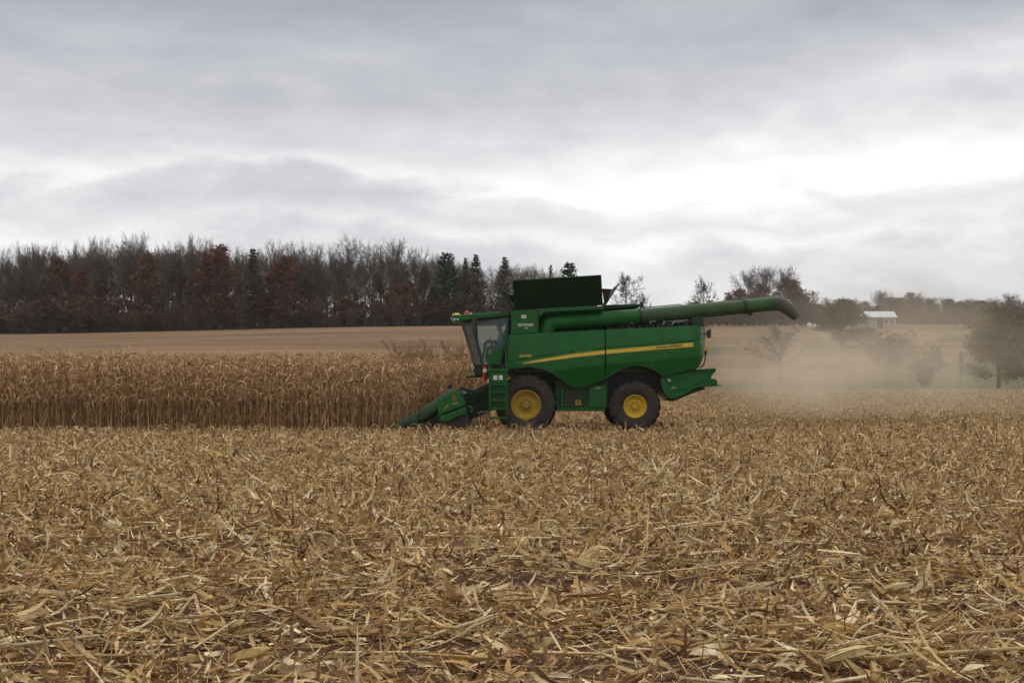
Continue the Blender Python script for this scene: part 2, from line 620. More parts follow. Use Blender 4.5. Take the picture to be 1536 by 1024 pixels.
def build_litter():
    rng = np.random.default_rng(11)
    B = Bulk()
    # flat trash: three bands with falling density
    for (y0, y1, rho, segs, sc) in ((5.5, 13, 430, 5, 1.0), (13, 24, 290, 4, 1.0), (24, 47, 150, 4, 1.1), (47, 75, 34, 3, 1.3), (75, 125, 9, 2, 1.8)):
        area = 0.46 * (y1 ** 2 - y0 ** 2) + 8 * (y1 - y0)
        n = int(area * rho)
        x, Y = field_points(rng, n, y0, y1)
        keep = rng.uniform(0, 1, n) < np.clip(0.45 + 0.75 * patchy(x, Y), 0.22, 1) * bare(x, Y)
        if y0 >= 47:
            keep &= ~((x < P(590, 0, 45)[0] * Y / 45 * 1.0) & (Y < 62))
        x, Y = x[keep], Y[keep]
        n = len(x)
        L = rng.gamma(3.0, 0.062, n) * sc
        L = np.clip(L, 0.05, 0.6)
        W = rng.gamma(2.2, 0.0072 if y0 < 13 else 0.0086, n).clip(0.004, 0.05) * sc
        up = rng.uniform(0, 1, n) < (0.04 if y0 < 13 else 0.09 if y0 < 24 else 0.24)
        pitch = rng.normal(0.03, 0.13 if y0 < 13 else 0.2, n) + np.where(up, rng.uniform(0.2, 1.2, n), 0)
        curl = rng.normal(0, 0.7 if y0 < 13 else 1.1, n) - np.where(up, rng.uniform(0.4, 2.0, n), 0)
        z = zt(x, Y) + rng.exponential(0.030, n) + np.where(up, 0.01, 0.0)
        pos = np.stack([x, Y, z], 1)
        # along the rows as a rule
        yaw = np.where(rng.uniform(0, 1, n) < 0.55, rng.normal(0, 0.5, n) + PI * rng.integers(0, 2, n), rng.uniform(0, 2 * PI, n))
        V, Q = strips(pos, L, W, yaw, pitch, curl, rng.normal(0, 0.45 if y0 < 13 else 0.7, n), rng.normal(0, 1.6 if y0 < 13 else 2.0, n), segs, 0.72)
        per = (segs + 1) * 2
        B.add(V, Q, np.repeat(tones(rng, n), per, 0))
    # small crumbs of cob and leaf
    for (y0, y1, rho) in ((7.0, 14, 420), (14, 30, 110)):
        area = 0.46 * (y1 ** 2 - y0 ** 2) + 8 * (y1 - y0)
        n = int(area * rho)
        x, Y = field_points(rng, n, y0, y1)
        k_ = rng.uniform(0, 1, n) < bare(x, Y)
        x, Y = x[k_], Y[k_]
        n = len(x)
        pos = np.stack([x, Y, zt(x, Y) + rng.uniform(0.004, 0.05, n)], 1)
        V, Q = strips(pos, rng.uniform(0.02, 0.08, n), rng.uniform(0.006, 0.02, n), rng.uniform(0, 6.28, n), rng.normal(0, 0.4, n), rng.normal(0, 1, n), rng.normal(0, 0.8, n), rng.normal(0, 1, n), 1)
        B.add(V, Q, np.repeat(tones(rng, n), 4, 0))
    # split husks: fans of broad pale blades from one butt
    n = 6400
    x, Y = field_points(rng, n, 7, 46)
    k_ = rng.uniform(0, 1, n) < bare(x, Y)
    x, Y = x[k_], Y[k_]
    n = len(x)
    bl = 6
    xx, YY = np.repeat(x, bl), np.repeat(Y, bl)
    m = n * bl
    pos = np.stack([xx, YY, zt(xx, YY) + np.repeat(rng.uniform(0.02, 0.07, n), bl)], 1)
    yaw = np.repeat(rng.uniform(0, 6.28, n), bl) + rng.normal(0, 0.38, m)
    V, Q = strips(pos, np.repeat(rng.uniform(0.12, 0.27, n), bl) * rng.uniform(0.7, 1.1, m), rng.uniform(0.03, 0.06, m), yaw, np.repeat(rng.uniform(-0.05, 0.7, n) * np.where(Y < 17, 0.3, 1.0), bl) + rng.normal(0, 0.12, m), rng.normal(-0.6, 0.8, m), rng.normal(0, 0.7, m), rng.normal(0, 0.8, m), 4)
    pal = np.array([[0.66, 0.48, 0.25], [0.78, 0.63, 0.41], [0.56, 0.37, 0.155]])
    c = np.repeat(pal[rng.integers(0, 3, n)] * rng.uniform(0.8, 1.15, (n, 1)), bl, 0)
    B.add(V, Q, np.repeat(c, 10, 0))
    # lying stalks
    n = 10500
    x, Y = field_points(rng, n, 7, 46)
    k_ = rng.uniform(0, 1, n) < 0.25 + 0.75 * bare(x, Y)
    x, Y = x[k_], Y[k_]
    n = len(x)
    yaw = rng.normal(0, 0.7, n)
    L = rng.uniform(0.12, 0.75, n)
    z = zt(x, Y) + rng.uniform(0.015, 0.07, n)
    p0 = np.stack([x - np.cos(yaw) * L / 2, Y - np.sin(yaw) * L / 2, z - rng.normal(0, 0.02, n)], 1)
    p1 = np.stack([x + np.cos(yaw) * L / 2, Y + np.sin(yaw) * L / 2, z + rng.normal(0.01, 0.03, n)], 1)
    V, Q = sticks(p0, p1, rng.uniform(0.007, 0.014, n))
    B.add(V, Q, np.repeat(tones(rng, n, np.array([3, 3, 3, 2, 1, 2, 0.5, 0.2])), 15, 0))
    # standing stumps in their rows, 0.76 m apart
    xs, Ys = [], []
    for r_ in range(0, 130):
        Yr = 7.2 + r_ * 0.762
        hw = 0.46 * Yr + 3
        k = int(2 * hw / (0.19 if Yr < 46 else 0.30))
        xr = rng.uniform(-hw, hw, k)
        if Yr > 43.7:
            xr = xr[(xr > P(600, 0, 45)[0] + 0.0)] if Yr < 60 else xr[xr > -2]
        xs.append(xr)
        Ys.append(np.full(len(xr), Yr) + rng.normal(0, 0.04, len(xr)))
    x, Y = np.concatenate(xs), np.concatenate(Ys)
    keep = rng.uniform(0, 1, len(x)) < np.where(Y < 20, 0.40 * bare(x, Y), 0.85)
    x, Y = x[keep], Y[keep]
    n = len(x)
    h = rng.uniform(0.10, 0.34, n) * np.where(Y < 20, 0.8, 1.0) + np.where((Y > 34) & (Y < 44.2), 0.08, 0.0)
    lean = rng.normal(0, 0.3, (n, 2))
    p0 = np.stack([x, Y, zt(x, Y) - 0.03], 1)
    p1 = p0 + np.stack([lean[:, 0] * h, lean[:, 1] * h, h], 1)
    V, Q = sticks(p0, p1, rng.uniform(0.007, 0.013, n))
    B.add(V, Q, np.repeat(tones(rng, n, np.array([3, 2, 0.5, 3, 3, 1, 1.5, 0.2])), 15, 0))
    # ragged leaves still on the stumps
    rep = 3
    xx, YY, hh = np.repeat(x, rep), np.repeat(Y, rep), np.repeat(h, rep)
    m = len(xx)
    pos = np.stack([xx, YY, zt(xx, YY) + hh * rng.uniform(0.3, 1.0, m)], 1)
    V, Q = strips(pos, rng.uniform(0.10, 0.32, m), rng.uniform(0.012, 0.035, m), rng.uniform(0, 6.28, m), rng.uniform(0.1, 1.2, m) * np.where(YY < 17, 0.4, 1.0), rng.uniform(-2.6, -0.4, m), rng.normal(0, 0.5, m), rng.normal(0, 1.5, m), 4)
    B.add(V, Q, np.repeat(tones(rng, m), 10, 0))
    o = link('corn_litter', B.mesh('corn_litter'), LITTER)
    tag(o, 'tan chopped corn leaves, husks and stubble covering the cut field', 'corn stubble', kind='stuff')


build_litter()


# single pieces that stand out of the litter
def husk_mesh(seed, L=0.26, col=(0.58, 0.45, 0.24)):
    rng = np.random.default_rng(seed)
    B = Bulk()
    for ring, cnt in ((0.0, 7), (1.0, 9)):
        n = cnt
        a = np.arange(n) * 2 * PI / n + ring
        pos = np.stack([np.zeros(n), 0.010 * np.cos(a), 0.035 + 0.010 * np.sin(a)], 1)
        V, Q = strips(pos, L * rng.uniform(0.75, 1.1, n), rng.uniform(0.035, 0.055, n), 0.30 * np.cos(a) + rng.normal(0, 0.1, n), 0.32 * np.sin(a) + 0.05, -0.55 * np.sin(a) + rng.normal(0, 0.12, n), a - PI / 2, rng.normal(0, 0.3, n), 6, 0.5)
        c = np.array(col)[None, :] * rng.uniform(0.8, 1.2, (n, 1))
        B.add(V, Q, np.repeat(c, 14, 0))
    return B.mesh('corn_husk', True)


def stalk_mesh(seed, L, r=0.012, col=(0.46, 0.33, 0.15), upright=False):
    rng = random.Random(seed)
    mb = MB()
    pts, rad = [], []
    n = 9
    for i in range(n):
        t = i / (n - 1)
        if upright:
            pts.append((0.02 * math.sin(t * 3), 0.01 * t, -0.04 + t * L))
        else:
            pts.append(((t - 0.5) * L, 0.03 * math.sin(t * 2.6 + seed), r + 0.01 + 0.03 * t))
        rad.append(r * (1.22 if i % 3 == 1 else 1.0) * (1.05 - 0.25 * t))
    mb.tube(pts, rad, 8, True, col)
    me = bpy.data.meshes.new('corn_stalk')
    me.from_pydata(mb.v, [], mb.f)
    a = me.color_attributes.new('Col', 'FLOAT_COLOR', 'POINT')
    a.data.foreach_set('color', np.array([tuple(c) + (1,) for c in mb.c], np.float32).ravel())
    me.polygons.foreach_set('use_smooth', [True] * len(me.polygons))
    me.set_sharp_from_angle(angle=R(50))
    return me


def at_ground(px, py):
    Y = EYE * F / (py - HY)
    x = (px - CX) * Y / F
    for _ in range(4):
        Y = (EYE - ground(x, Y)) * F / (py - HY)
        x = (px - CX) * Y / F
    return x, Y, ground(x, Y)


HUSKS = [(678, 908, 0.3, 3.0, 'plump pale husk lying in the near litter below the combine ladder', 1.15),
         (122, 838, 0.0, 1.0, 'pale husk lying in the left litter, just past the dark soil band', 1.0),
         (190, 858, 2.8, 1.0, 'flared pale husk in the left litter beside a leaning stalk', 1.0),
         (405, 861, 0.1, 2.0, 'yellowish long husk lying on the edge of the dark soil band', 1.0),
         (345, 1008, 0.2, 2.0, 'yellowish husk at the bottom edge of the field, left of centre', 1.0),
         (1110, 902, 0.1, 3.0, 'split husk with upturned blades at right of the near litter', 1.1),
         (1290, 965, 3.0, 2.0, 'smooth yellow husk joined end to end with a lying stalk', 1.0),
         (1325, 900, 0.4, 1.0, 'pale husk beside a crossed stalk in the right litter', 1.0),
         (900, 862, 2.6, 1.0, 'split husk in the middle litter pointing at the dark soil band', 1.0),
         (1235, 1010, 0.4, 1.0, 'large frayed pale husk at the bottom edge, right of centre', 1.3),
         (180, 672 + 130, 2.2, 3.0, 'whitish flared husk in the left middle litter', 1.2),
         (1420, 690, 1.9, 1.0, 'pale torn husk standing out of the stubble under the far dust', 1.2)]
for i, (px, py, rz, sd, lab, s) in enumerate(HUSKS):
    x, Y, z = at_ground(px, py)
    cols = [(0.58, 0.44, 0.22), (0.58, 0.40, 0.15), (0.62, 0.49, 0.28)]
    o = link('corn_husk', husk_mesh(100 + i, 0.25 * s, cols[int(sd) - 1]), LITTER)
    o.location = (x, Y, z + 0.045)
    o.rotation_euler = (0.0, R(-6), rz)
    o.scale = (1.0, 1.0, 1.0)
    tag(o, lab, 'corn husk', 'husks lying in the litter')
STALKS = [(1385, 955 + 52, 1.25, -0.10, 'long yellowish stalk lying along the bottom right of the field'),
          (1275, 893, 0.55, -0.60, 'stalk leaning on a pale husk in the right litter'),
          (1356, 925, 0.38, -1.0, 'short greenish stalk lying beside the crossed husk at right'),
          (1160, 960, 0.55, -0.25, 'tan stalk lying left of the smooth yellow husk'),
          (1497, 968, 0.75, -0.12, 'straight stalk lying at the right edge of the near litter'),
          (225, 915, 0.5, -0.15, 'whitish stalk piece lying across the left soil band'),
          (440, 905, 0.85, -0.35, 'long thin stalk slanting into the dark soil band at left'),
          (750, 921, 0.62, -0.20, 'tan stalk joined to the plump pale husk in the middle'),
          (700, 958, 0.60, 0.55, 'grey tan stalk slanting up in the near middle litter'),
          (955, 988, 0.55, 0.4, 'slanting stalk among loose leaves at the bottom middle'),
          (290, 945, 0.75, -0.2, 'brown stalk lying over leaves in the near left litter'),
          (70, 985, 0.7, -0.05, 'long stalk lying level at the bottom left of the field')]
for i, (px, py, L, rz, lab) in enumerate(STALKS):
    x, Y, z = at_ground(px, py)
    o = link('corn_stalk', stalk_mesh(i, L, 0.0125, ((0.50, 0.37, 0.16), (0.44, 0.30, 0.15), (0.52, 0.42, 0.26))[i % 3]), STALKM)
    o.location = (x, Y, z + 0.065)
    o.rotation_euler = (0, R(-4), rz * 1.6)
    tag(o, lab, 'corn stalk', 'stalks lying in the litter')
STUMPS = [(138, 1005, 0.30, -0.55, 'thick leaning stump at bottom left of the field'),
          (68, 1003, 0.26, -0.1, 'dark upright stump at the far bottom left'),
          (372, 1000, 0.26, -0.55, 'greenish leaning stump left of the bottom middle'),
          (433, 1000, 0.30, 0.02, 'dark brown upright stump beside curled leaves at bottom'),
          (535, 1003, 0.24, -0.45, 'leaning stump in the near litter below the corn header'),
          (452, 835, 0.26, 0.05, 'dark stump standing before the left soil band'),
          (830, 1008, 0.20, 0.45, 'stump leaning right at the bottom middle of the field'),
          (965, 955, 0.24, 0.55, 'pale stump leaning right in the near middle litter'),
          (1058, 815, 0.22, 0.0, 'dark upright stump in the middle distance at right'),
          (1290, 815, 0.25, -0.1, 'tall thin stump standing in the right middle litter')]
for i, (px, py, L, ry, lab) in enumerate(STUMPS):
    x, Y, z = at_ground(px, py)
    o = link('corn_stump', stalk_mesh(40 + i, L, 0.0135, ((0.30, 0.20, 0.10), (0.40, 0.28, 0.13), (0.22, 0.14, 0.08))[i % 3], True), STALKM)
    o.location = (x, Y, z)
    o.rotation_euler = (0.1, ry, 0.4 * i)
    tag(o, lab, 'corn stump', 'stumps of cut corn')
# the one red-brown leaf
rngl = np.random.default_rng(3)
V, Q = strips(np.zeros((2, 3)) + np.array([[0, 0, 0.05], [0.01, 0.02, 0.06]]), np.array([0.26, 0.22]), np.array([0.11, 0.09]), np.array([0.15, 0.4]), np.array([0.25, 0.3]), np.array([-0.9, -1.1]), np.array([0.5, 0.7]), np.array([0.2, 0.3]), 6, 0.45)
o = link('dead_leaf', mesh_from('dead_leaf', V, Q, np.tile(np.array([[0.17, 0.072, 0.048]]), (len(V), 1)), True), LITTER)
x, Y, z = at_ground(672, 830)
o.location = (x, Y, z + 0.02)
tag(o, 'broad reddish brown leaf lying on the tan litter in the middle', 'leaf')


# ------------------------------------------------------------------ standing corn
CORNCOL = np.array([[0.42, 0.245, 0.110], [0.53, 0.335, 0.160], [0.72, 0.52, 0.30], [0.30, 0.165, 0.075], [0.19, 0.10, 0.05]])
CORNW = np.array([0.34, 0.25, 0.12, 0.19, 0.10])


def corn_parts(seed):
    """stalk, leaves, ear as (V,Q,col) triples of one plant, height about 2.4 m"""
    rng = np.random.default_rng(seed)
    H = rng.uniform(2.15, 2.45)
    lean = rng.normal(0, 0.085, 2)
    zs = np.linspace(0, H, 9)
    bend = (zs / H) ** 2
    pts = np.stack([lean[0] * bend * 2.0, lean[1] * bend * 2.0, zs], 1)
    rad = np.linspace(0.0135, 0.005, 9)
    SV, SQ = sticks(pts[:-1], pts[1:], rad[:-1], 5)
    sc = np.repeat(CORNCOL[[rng.choice([0, 0, 3, 4, 1])]] * rng.uniform(0.75, 1.1), len(SV), 0)
    n = 19
    hz = np.concatenate([rng.uniform(0.6, 1.0, 2), rng.uniform(1.0, 1.6, 6), rng.uniform(1.45, H, n - 8)])
    t = (hz / H) ** 2
    pos = np.stack([lean[0] * t * 2, lean[1] * t * 2, hz], 1)
    side = rng.uniform(0, PI)
    yaw = side + PI * (np.arange(n) % 2) + rng.normal(0, 0.7, n)
    low = hz < 1.05
    L = np.where(low, rng.uniform(0.4, 0.7, n), rng.uniform(0.26, 0.62, n))
    pitch = np.where(low, rng.uniform(-1.3, -0.6, n), rng.uniform(0.2, 1.2, n))
    curl = np.where(low, rng.uniform(-0.6, 0.2, n), rng.uniform(-4.4, -1.5, n))
    LV, LQ = strips(pos, L, np.where(low, rng.uniform(0.012, 0.03, n), rng.uniform(0.018, 0.05, n)), yaw, pitch, curl, rng.normal(0, 0.5, n), rng.normal(0, 2.4, n), 7, 0.35)
    lc = np.repeat(tones(rng, n, CORNW, CORNCOL), 16, 0)
    # tassel: few thin upright blades
    m = 4
    tp = np.tile(pts[-1:], (m, 1))
    TV, TQ = strips(tp, rng.uniform(0.15, 0.28, m), np.full(m, 0.012), rng.uniform(0, 6.28, m), rng.uniform(0.7, 1.5, m), rng.uniform(-1.4, 0, m), rng.normal(0, 0.5, m), rng.normal(0, 0.5, m), 7, 0.5)
    LQ = np.concatenate([LQ, TQ + len(LV)])
    LV = np.concatenate([LV, TV])
    lc = np.concatenate([lc, np.tile(CORNCOL[[1]], (len(TV), 1))])
    # ear in its husk, hanging
    e0 = np.array([pts[4][0], pts[4][1], rng.uniform(0.75, 1.3)])
    k = 7
    a = np.arange(k) * 2 * PI / k
    ya = side + 0.6
    pos = np.tile(e0, (k, 1)) + np.stack([0.012 * np.cos(a), 0.012 * np.sin(a), np.zeros(k)], 1)
    EV, EQ = strips(pos, rng.uniform(0.2, 0.28, k), np.full(k, 0.034), ya + rng.normal(0, 0.5, k), rng.uniform(-1.5, -1.0, k), rng.uniform(-0.7, 0.0, k), rng.normal(0, 0.9, k), rng.normal(0, 0.3, k), 5, 0.5)
    ec = np.repeat(np.array([[0.40, 0.26, 0.13]]) * rng.uniform(0.8, 1.1, (k, 1)), 12, 0)
    return (SV, SQ, sc), (LV, LQ, lc), (EV, EQ, ec)


CORN = [corn_parts(900 + i) for i in range(18)]


def build_corn():
    rng = np.random.default_rng(21)
    protos = []
    for st, lf, er in CORN:
        protos.append((mesh_from('stalk', *st), mesh_from('leaves', *lf, True), mesh_from('ear', *er, True)))
        for me, m in zip(protos[-1], (STALKM, DRY, DRY)):
            me.materials.append(m)
    B = Bulk()
    count = 0
    x_edge = P(-60, 0, 45)[0]
    for r_ in range(26):
        Yr = 44.25 + r_ * 0.762
        if r_ < 8:
            xe = P(612 + 9 * (r_ % 3), 0, 45)[0] * Yr / 45
        else:
            xe = P(738 - 3 * (r_ % 4) if r_ < 14 else 700, 0, 45)[0] * Yr / 45
        xs = np.arange(x_edge * Yr / 44 - (0 if r_ < 3 else 1.5), xe, 0.21 if r_ < 3 else 0.165)
        for x in xs:
            x = x + rng.normal(0, 0.03)
            y = Yr + rng.normal(0, 0.05)
            # the crop stands a little taller to the left
            s = (1.05 - 0.05 * (x - x_edge) / 14.0) * rng.uniform(0.87, 1.06)
            v = int(rng.integers(0, len(CORN)))
            a = rng.uniform(0, 2 * PI)
            z = ground(x, y)
            if r_ < 3 and count < 270:
                count += 1
                root = empty('corn_plant', (x, y, z), a)
                root.scale = (s, s, s)
                tag(root, 'dry tan corn plant standing at the cut edge of the crop', 'corn plant', 'corn plants along the front of the standing crop')
                link('stalk', protos[v][0], None, root)
                link('leaves', protos[v][1], None, root)
                link('ear', protos[v][2], None, root)
            else:
                ca, sa = math.cos(a) * s, math.sin(a) * s
                M = np.array([[ca, -sa, 0], [sa, ca, 0], [0, 0, s]])
                for (V, Q, c) in CORN[v]:
                    B.add(V @ M.T + np.array([x, y, z]), Q, c)
    o = link('standing_corn', B.mesh('standing_corn', True), DRY)
    tag(o, 'dense dry standing corn behind the front rows', 'corn crop', kind='stuff')


build_corn()


# ------------------------------------------------------------------ trees
def wander(p, d, L, n, rng, bend=0.15, up=0.0):
    pts = [Vector(p)]
    d = Vector(d).normalized()
    for _ in range(n):
        d = d + Vector((rng.uniform(-bend, bend), rng.uniform(-bend, bend), rng.uniform(-bend, bend) + up))
        d.normalize()
        pts.append(pts[-1] + d * (L / n))
    return pts


def side_dir(t, rng, ang):
    """a direction leaving t at the angle ang"""
    t = t.normalized()
    r = Vector((rng.uniform(-1, 1), rng.uniform(-1, 1), rng.uniform(-1, 1)))
    r = r - t * r.dot(t)
    if r.length < 1e-3:
        r = t.orthogonal()
    r.normalize()
    return t * math.cos(ang) + r * math.sin(ang)


def quads_mb(centres, size, rng, cols, flat=0.0):
    """loose leaf faces at the given centres; returns V, Q, col"""
    n = len(centres)
    c = np.array(centres)
    g = np.random.default_rng(rng.randint(0, 10 ** 6))
    a = g.normal(0, 1, (n, 3))
    a /= np.linalg.norm(a, axis=1, keepdims=True)
    b = g.normal(0, 1, (n, 3))
    b[:, 2] *= (1 - flat)
    b -= a * (a * b).sum(1, keepdims=True)
    b /= np.linalg.norm(b, axis=1, keepdims=True)
    s = size * g.uniform(0.6, 1.3, (n, 1))
    V = np.stack([c - a * s, c + b * s * 0.6, c + a * s, c - b * s * 0.6], 1).reshape(-1, 3)
    Q = np.arange(n * 4).reshape(n, 4)
    cc = np.array(cols)[g.integers(0, len(cols), n)] * g.uniform(0.6, 1.35, (n, 1))
    return V, Q, np.repeat(cc, 4, 0)


def make_tree(seed, H, kind, leafcols=None, nleaf=0, leafsize=0.3, twig_r=0.020, spread=1.0, limb0=0.32, nl=17, lean=0.25):
    rng = random.Random(seed)
    tr, cr = MB(), MB()
    leaves = []
    tp = wander((0, 0, -0.3), (rng.uniform(-.05, .05), rng.uniform(-.05, .05), 1), H * (0.64 if kind == 'vase' else 0.93), 12, rng, 0.05, 0.03)
    r0 = H * 0.0135
    tr.tube(tp, [r0 * (1.25 if i == 0 else 1) * (1 - 0.9 * (i / 12) ** 0.9) + 0.02 for i in range(13)], 6)
    ga = rng.uniform(0, 6)
    for i in range(nl):
        t = limb0 + (0.97 - limb0) * (i / (nl - 1)) ** 0.85
        f = t * 12
        i0 = min(int(f), 11)
        p = tp[i0].lerp(tp[i0 + 1], f - i0)
        ga += 2.4 + rng.uniform(-.5, .5)
        k = (t - limb0) / (0.97 - limb0)
        if kind == 'vase':
            prof_ = 1.35 - 0.55 * k
        elif kind == 'round':
            prof_ = max(0.12, math.sin(PI * min(1, 0.22 + 0.76 * k)) ** 0.9)
        else:
            prof_ = 1.0 - 0.62 * k
        L = H * 0.36 * prof_ * rng.uniform(0.75, 1.15) * spread
        el = R(rng.uniform(32, 52) + 32 * k) if kind == 'vase' else R(rng.uniform(15, 38) + 42 * k) if kind == 'round' else R(rng.uniform(28, 48) + 25 * k)
        d = (math.cos(ga) * math.cos(el), math.sin(ga) * math.cos(el), math.sin(el))
        lp = wander(p, d, L, 6, rng, 0.10, 0.0 if kind == 'vase' else 0.03)
        rl = max(0.03, r0 * 0.42 * (1 - 0.7 * k))
        tr.tube(lp, [rl * (1 - 0.8 * j / 6) + 0.012 for j in range(7)], 4, False)
        nsub = 13 if kind == 'vase' else 7 if kind == 'fan' else max(2, int(7.5 * prof_))
        for q in range(nsub + 1):
            tt = 0.25 + 0.75 * q / nsub
            g = tt * 6
            j0 = min(int(g), 5)
            sp = lp[j0].lerp(lp[j0 + 1], g - j0)
            dl = lp[j0 + 1] - lp[j0]
            sd = side_dir(dl, rng, R(rng.uniform(22, 55))) if q < nsub else dl
            sL = L * (rng.uniform(0.14, 0.26) if kind == 'vase' else rng.uniform(0.28, 0.5))
            bp = wander(sp, sd, sL, 3, rng, 0.15, 0.0)
            cr.tube(bp, [0.032, 0.026, 0.020, 0.012], 3, False)
            for w in range(6):
                ta = rng.uniform(0.15, 1.0) * 3
                b0 = min(int(ta), 2)
                wp = bp[b0].lerp(bp[b0 + 1], ta - b0)
                wd = side_dir(bp[b0 + 1] - bp[b0], rng, R(rng.uniform(15, 50)))
                wL = rng.uniform(0.5, 1.3) * H / 18
                if twig_r > 0:
                    w2 = wander(wp, wd, wL, 2, rng, 0.12, 0.03)
                    cr.tube(w2, [twig_r, twig_r * 0.8, twig_r * 0.5], 3, False)
                    for y in range(3):
                        zp = w2[0].lerp(w2[2], rng.uniform(0.3, 1))
                        zd = side_dir(wd, rng, R(rng.uniform(15, 45)))
                        cr.tube([zp, zp + (zd + Vector((0, 0, .1))) * wL * rng.uniform(0.35, 0.7)], [twig_r * 0.7, twig_r * 0.4], 3, False)
                if nleaf:
                    for _ in range(nleaf):
                        leaves.append(wp + wd * wL * rng.uniform(0, 1) + Vector((rng.gauss(0, .22), rng.gauss(0, .22), rng.gauss(0, .22))))
    return tr, cr, leaves


def tree_proto(name, seed, H, kind, bark, twig, leafcols=None, nleaf=0, leafsize=0.3, **kw):
    tr, cr, lv = make_tree(seed, H, kind, leafcols, nleaf, leafsize, **kw)
    zmax = max([p[2] for p in cr.v] + [p.z for p in lv])
    xs = [abs(p[0]) for p in cr.v]
    ms = []
    for mb, m, nm in ((tr, bark, 'trunk'), (cr, twig, 'branches')):
        me = bpy.data.meshes.new(nm)
        me.from_pydata(mb.v, [], mb.f)
        me.materials.append(m)
        ms.append((nm, me))
    if lv:
        V, Q, c = quads_mb([tuple(p) for p in lv], leafsize, random.Random(seed), leafcols)
        me = mesh_from('crown', V, Q, c)
        me.materials.append(LEAFT)
        ms.append(('crown', me))
    else:
        ms[1] = ('crown', ms[1][1])
    return {'H': zmax, 'W': float(np.percentile(xs, 97)) * 2, 'm': ms, 'n': name}


def conifer_proto(seed, H, wide, cols, ex=0.75, dens=16):
    rng = random.Random(seed)
    tr = MB()
    tp = wander((0, 0, -0.3), (0, 0, 1), H, 10, rng, 0.02, 0.05)
    tr.tube(tp, [0.22 * (1 - 0.93 * i / 10) + 0.02 for i in range(11)], 6)
    lv = []
    z = H * 0.18
    while z < H * 0.985:
        k = (z - H * 0.18) / (H * 0.82)
        nb = 6
        a0 = rng.uniform(0, 6)
        for b in range(nb):
            L = wide * (1 - k) ** ex * rng.uniform(0.55, 1.15) + 0.25
            a = a0 + b * 2 * PI / nb + rng.uniform(-.3, .3)
            d = Vector((math.cos(a), math.sin(a), rng.uniform(0.0, 0.4)))
            bp = wander((tp[0].x, tp[0].y, z), d, L, 3, rng, 0.08, 0.06)
            tr.tube(bp, [0.05, 0.04, 0.03, 0.015], 3, False)
            for _ in range(int(dens * L) + 5):
                t = rng.uniform(0.2, 1.03) * 3
                j = min(int(t), 2)
                lv.append(bp[j].lerp(bp[j + 1], t - j) + Vector((rng.gauss(0, .16), rng.gauss(0, .16), rng.gauss(0.04, .13))))
        z += rng.uniform(0.55, 0.95) * H / 18
    V, Q, c = quads_mb([tuple(p) for p in lv], 0.26, rng, cols)
    me = mesh_from('crown', V, Q, c)
    me.materials.append(LEAFT)
    mt = bpy.data.meshes.new('trunk')
    mt.from_pydata(tr.v, [], tr.f)
    mt.materials.append(BARKD)
    return {'H': H, 'W': wide * 2, 'm': [('trunk', mt), ('crown', me)], 'n': 'conifer'}


def shrub_proto(seed, H, nstem, twig, leafcols=None, nleaf=0, leafsize=0.15, spread=0.5, name='shrub', tr_=0.012):
    rng = random.Random(seed)
    st = MB()
    lv = []
    for i in range(nstem):
        a = rng.uniform(0, 6.28)
        q = rng.uniform(0.05, 1) * spread
        d = (math.cos(a) * q, math.sin(a) * q, 1)
        bp = wander((rng.gauss(0, .12), rng.gauss(0, .12), -0.1), d, H * rng.uniform(0.65, 1.05), 5, rng, 0.12, 0.03)
        st.tube(bp, [tr_ * 2.2 * (1 - 0.15 * j) for j in range(6)], 4, False)
        for s in range(8):
            t = rng.uniform(0.03 if nleaf > 1 else 0.2, 1.0) * 5
            j = min(int(t), 4)
            sp = bp[j].lerp(bp[j + 1], t - j)
            sd = side_dir(bp[j + 1] - bp[j], rng, R(rng.uniform(18, 50)))
            sL = H * rng.uniform(0.15, 0.35)
            b2 = wander(sp, sd, sL, 2, rng, 0.15, 0.08)
            st.tube(b2, [tr_ * 1.2, tr_, tr_ * 0.6], 3, False)
            for y in range(4):
                zp = b2[0].lerp(b2[2], rng.uniform(0.1, 1))
                zd = side_dir(sd, rng, R(rng.uniform(15, 45)))
                st.tube([zp, zp + zd * sL * rng.uniform(0.3, 0.6)], [tr_ * 0.8, tr_ * 0.4], 3, False)
                for _ in range(nleaf):
                    lv.append(zp + zd * sL * rng.uniform(0, 0.6) + Vector((rng.gauss(0, .05 * H / 3), rng.gauss(0, .05 * H / 3), rng.gauss(0, .05 * H / 3))))
    me = bpy.data.meshes.new('stems')
    me.from_pydata(st.v, [], st.f)
    me.materials.append(twig)
    ms = [('stems', me)]
    zs = sorted(p[2] for p in st.v)
    xs = [abs(p[0]) for p in st.v]
    if lv:
        V, Q, c = quads_mb([tuple(p) for p in lv], leafsize, rng, leafcols)
        m2 = mesh_from('foliage', V, Q, c)
        m2.materials.append(LEAFT)
        ms.append(('foliage', m2))
    return {'H': zs[-1], 'W': float(np.percentile(xs, 97)) * 2, 'm': ms, 'n': name}


def plant(pr, px, Y, top, label, cat='tree', group=None, wpx=None, rz=None, name=None, rng=random):
    """one tree: bearing px, distance Y, its top where the photograph shows it"""
    x = (px - CX) * Y / F
    z0 = ground(x, Y)
    h = EYE + (HY - top) * Y / F - z0
    s = h / pr['H']
    sw = s if wpx is None else (wpx * Y / F) / pr['W']
    o = empty(name or pr['n'], (x, Y, z0), rng.uniform(0, 6.28) if rz is None else rz)
    o.scale = (sw, sw, s)
    for nm, me in pr['m']:
        link(nm, me, None, o)
    tag(o, label, cat, group)
    return o


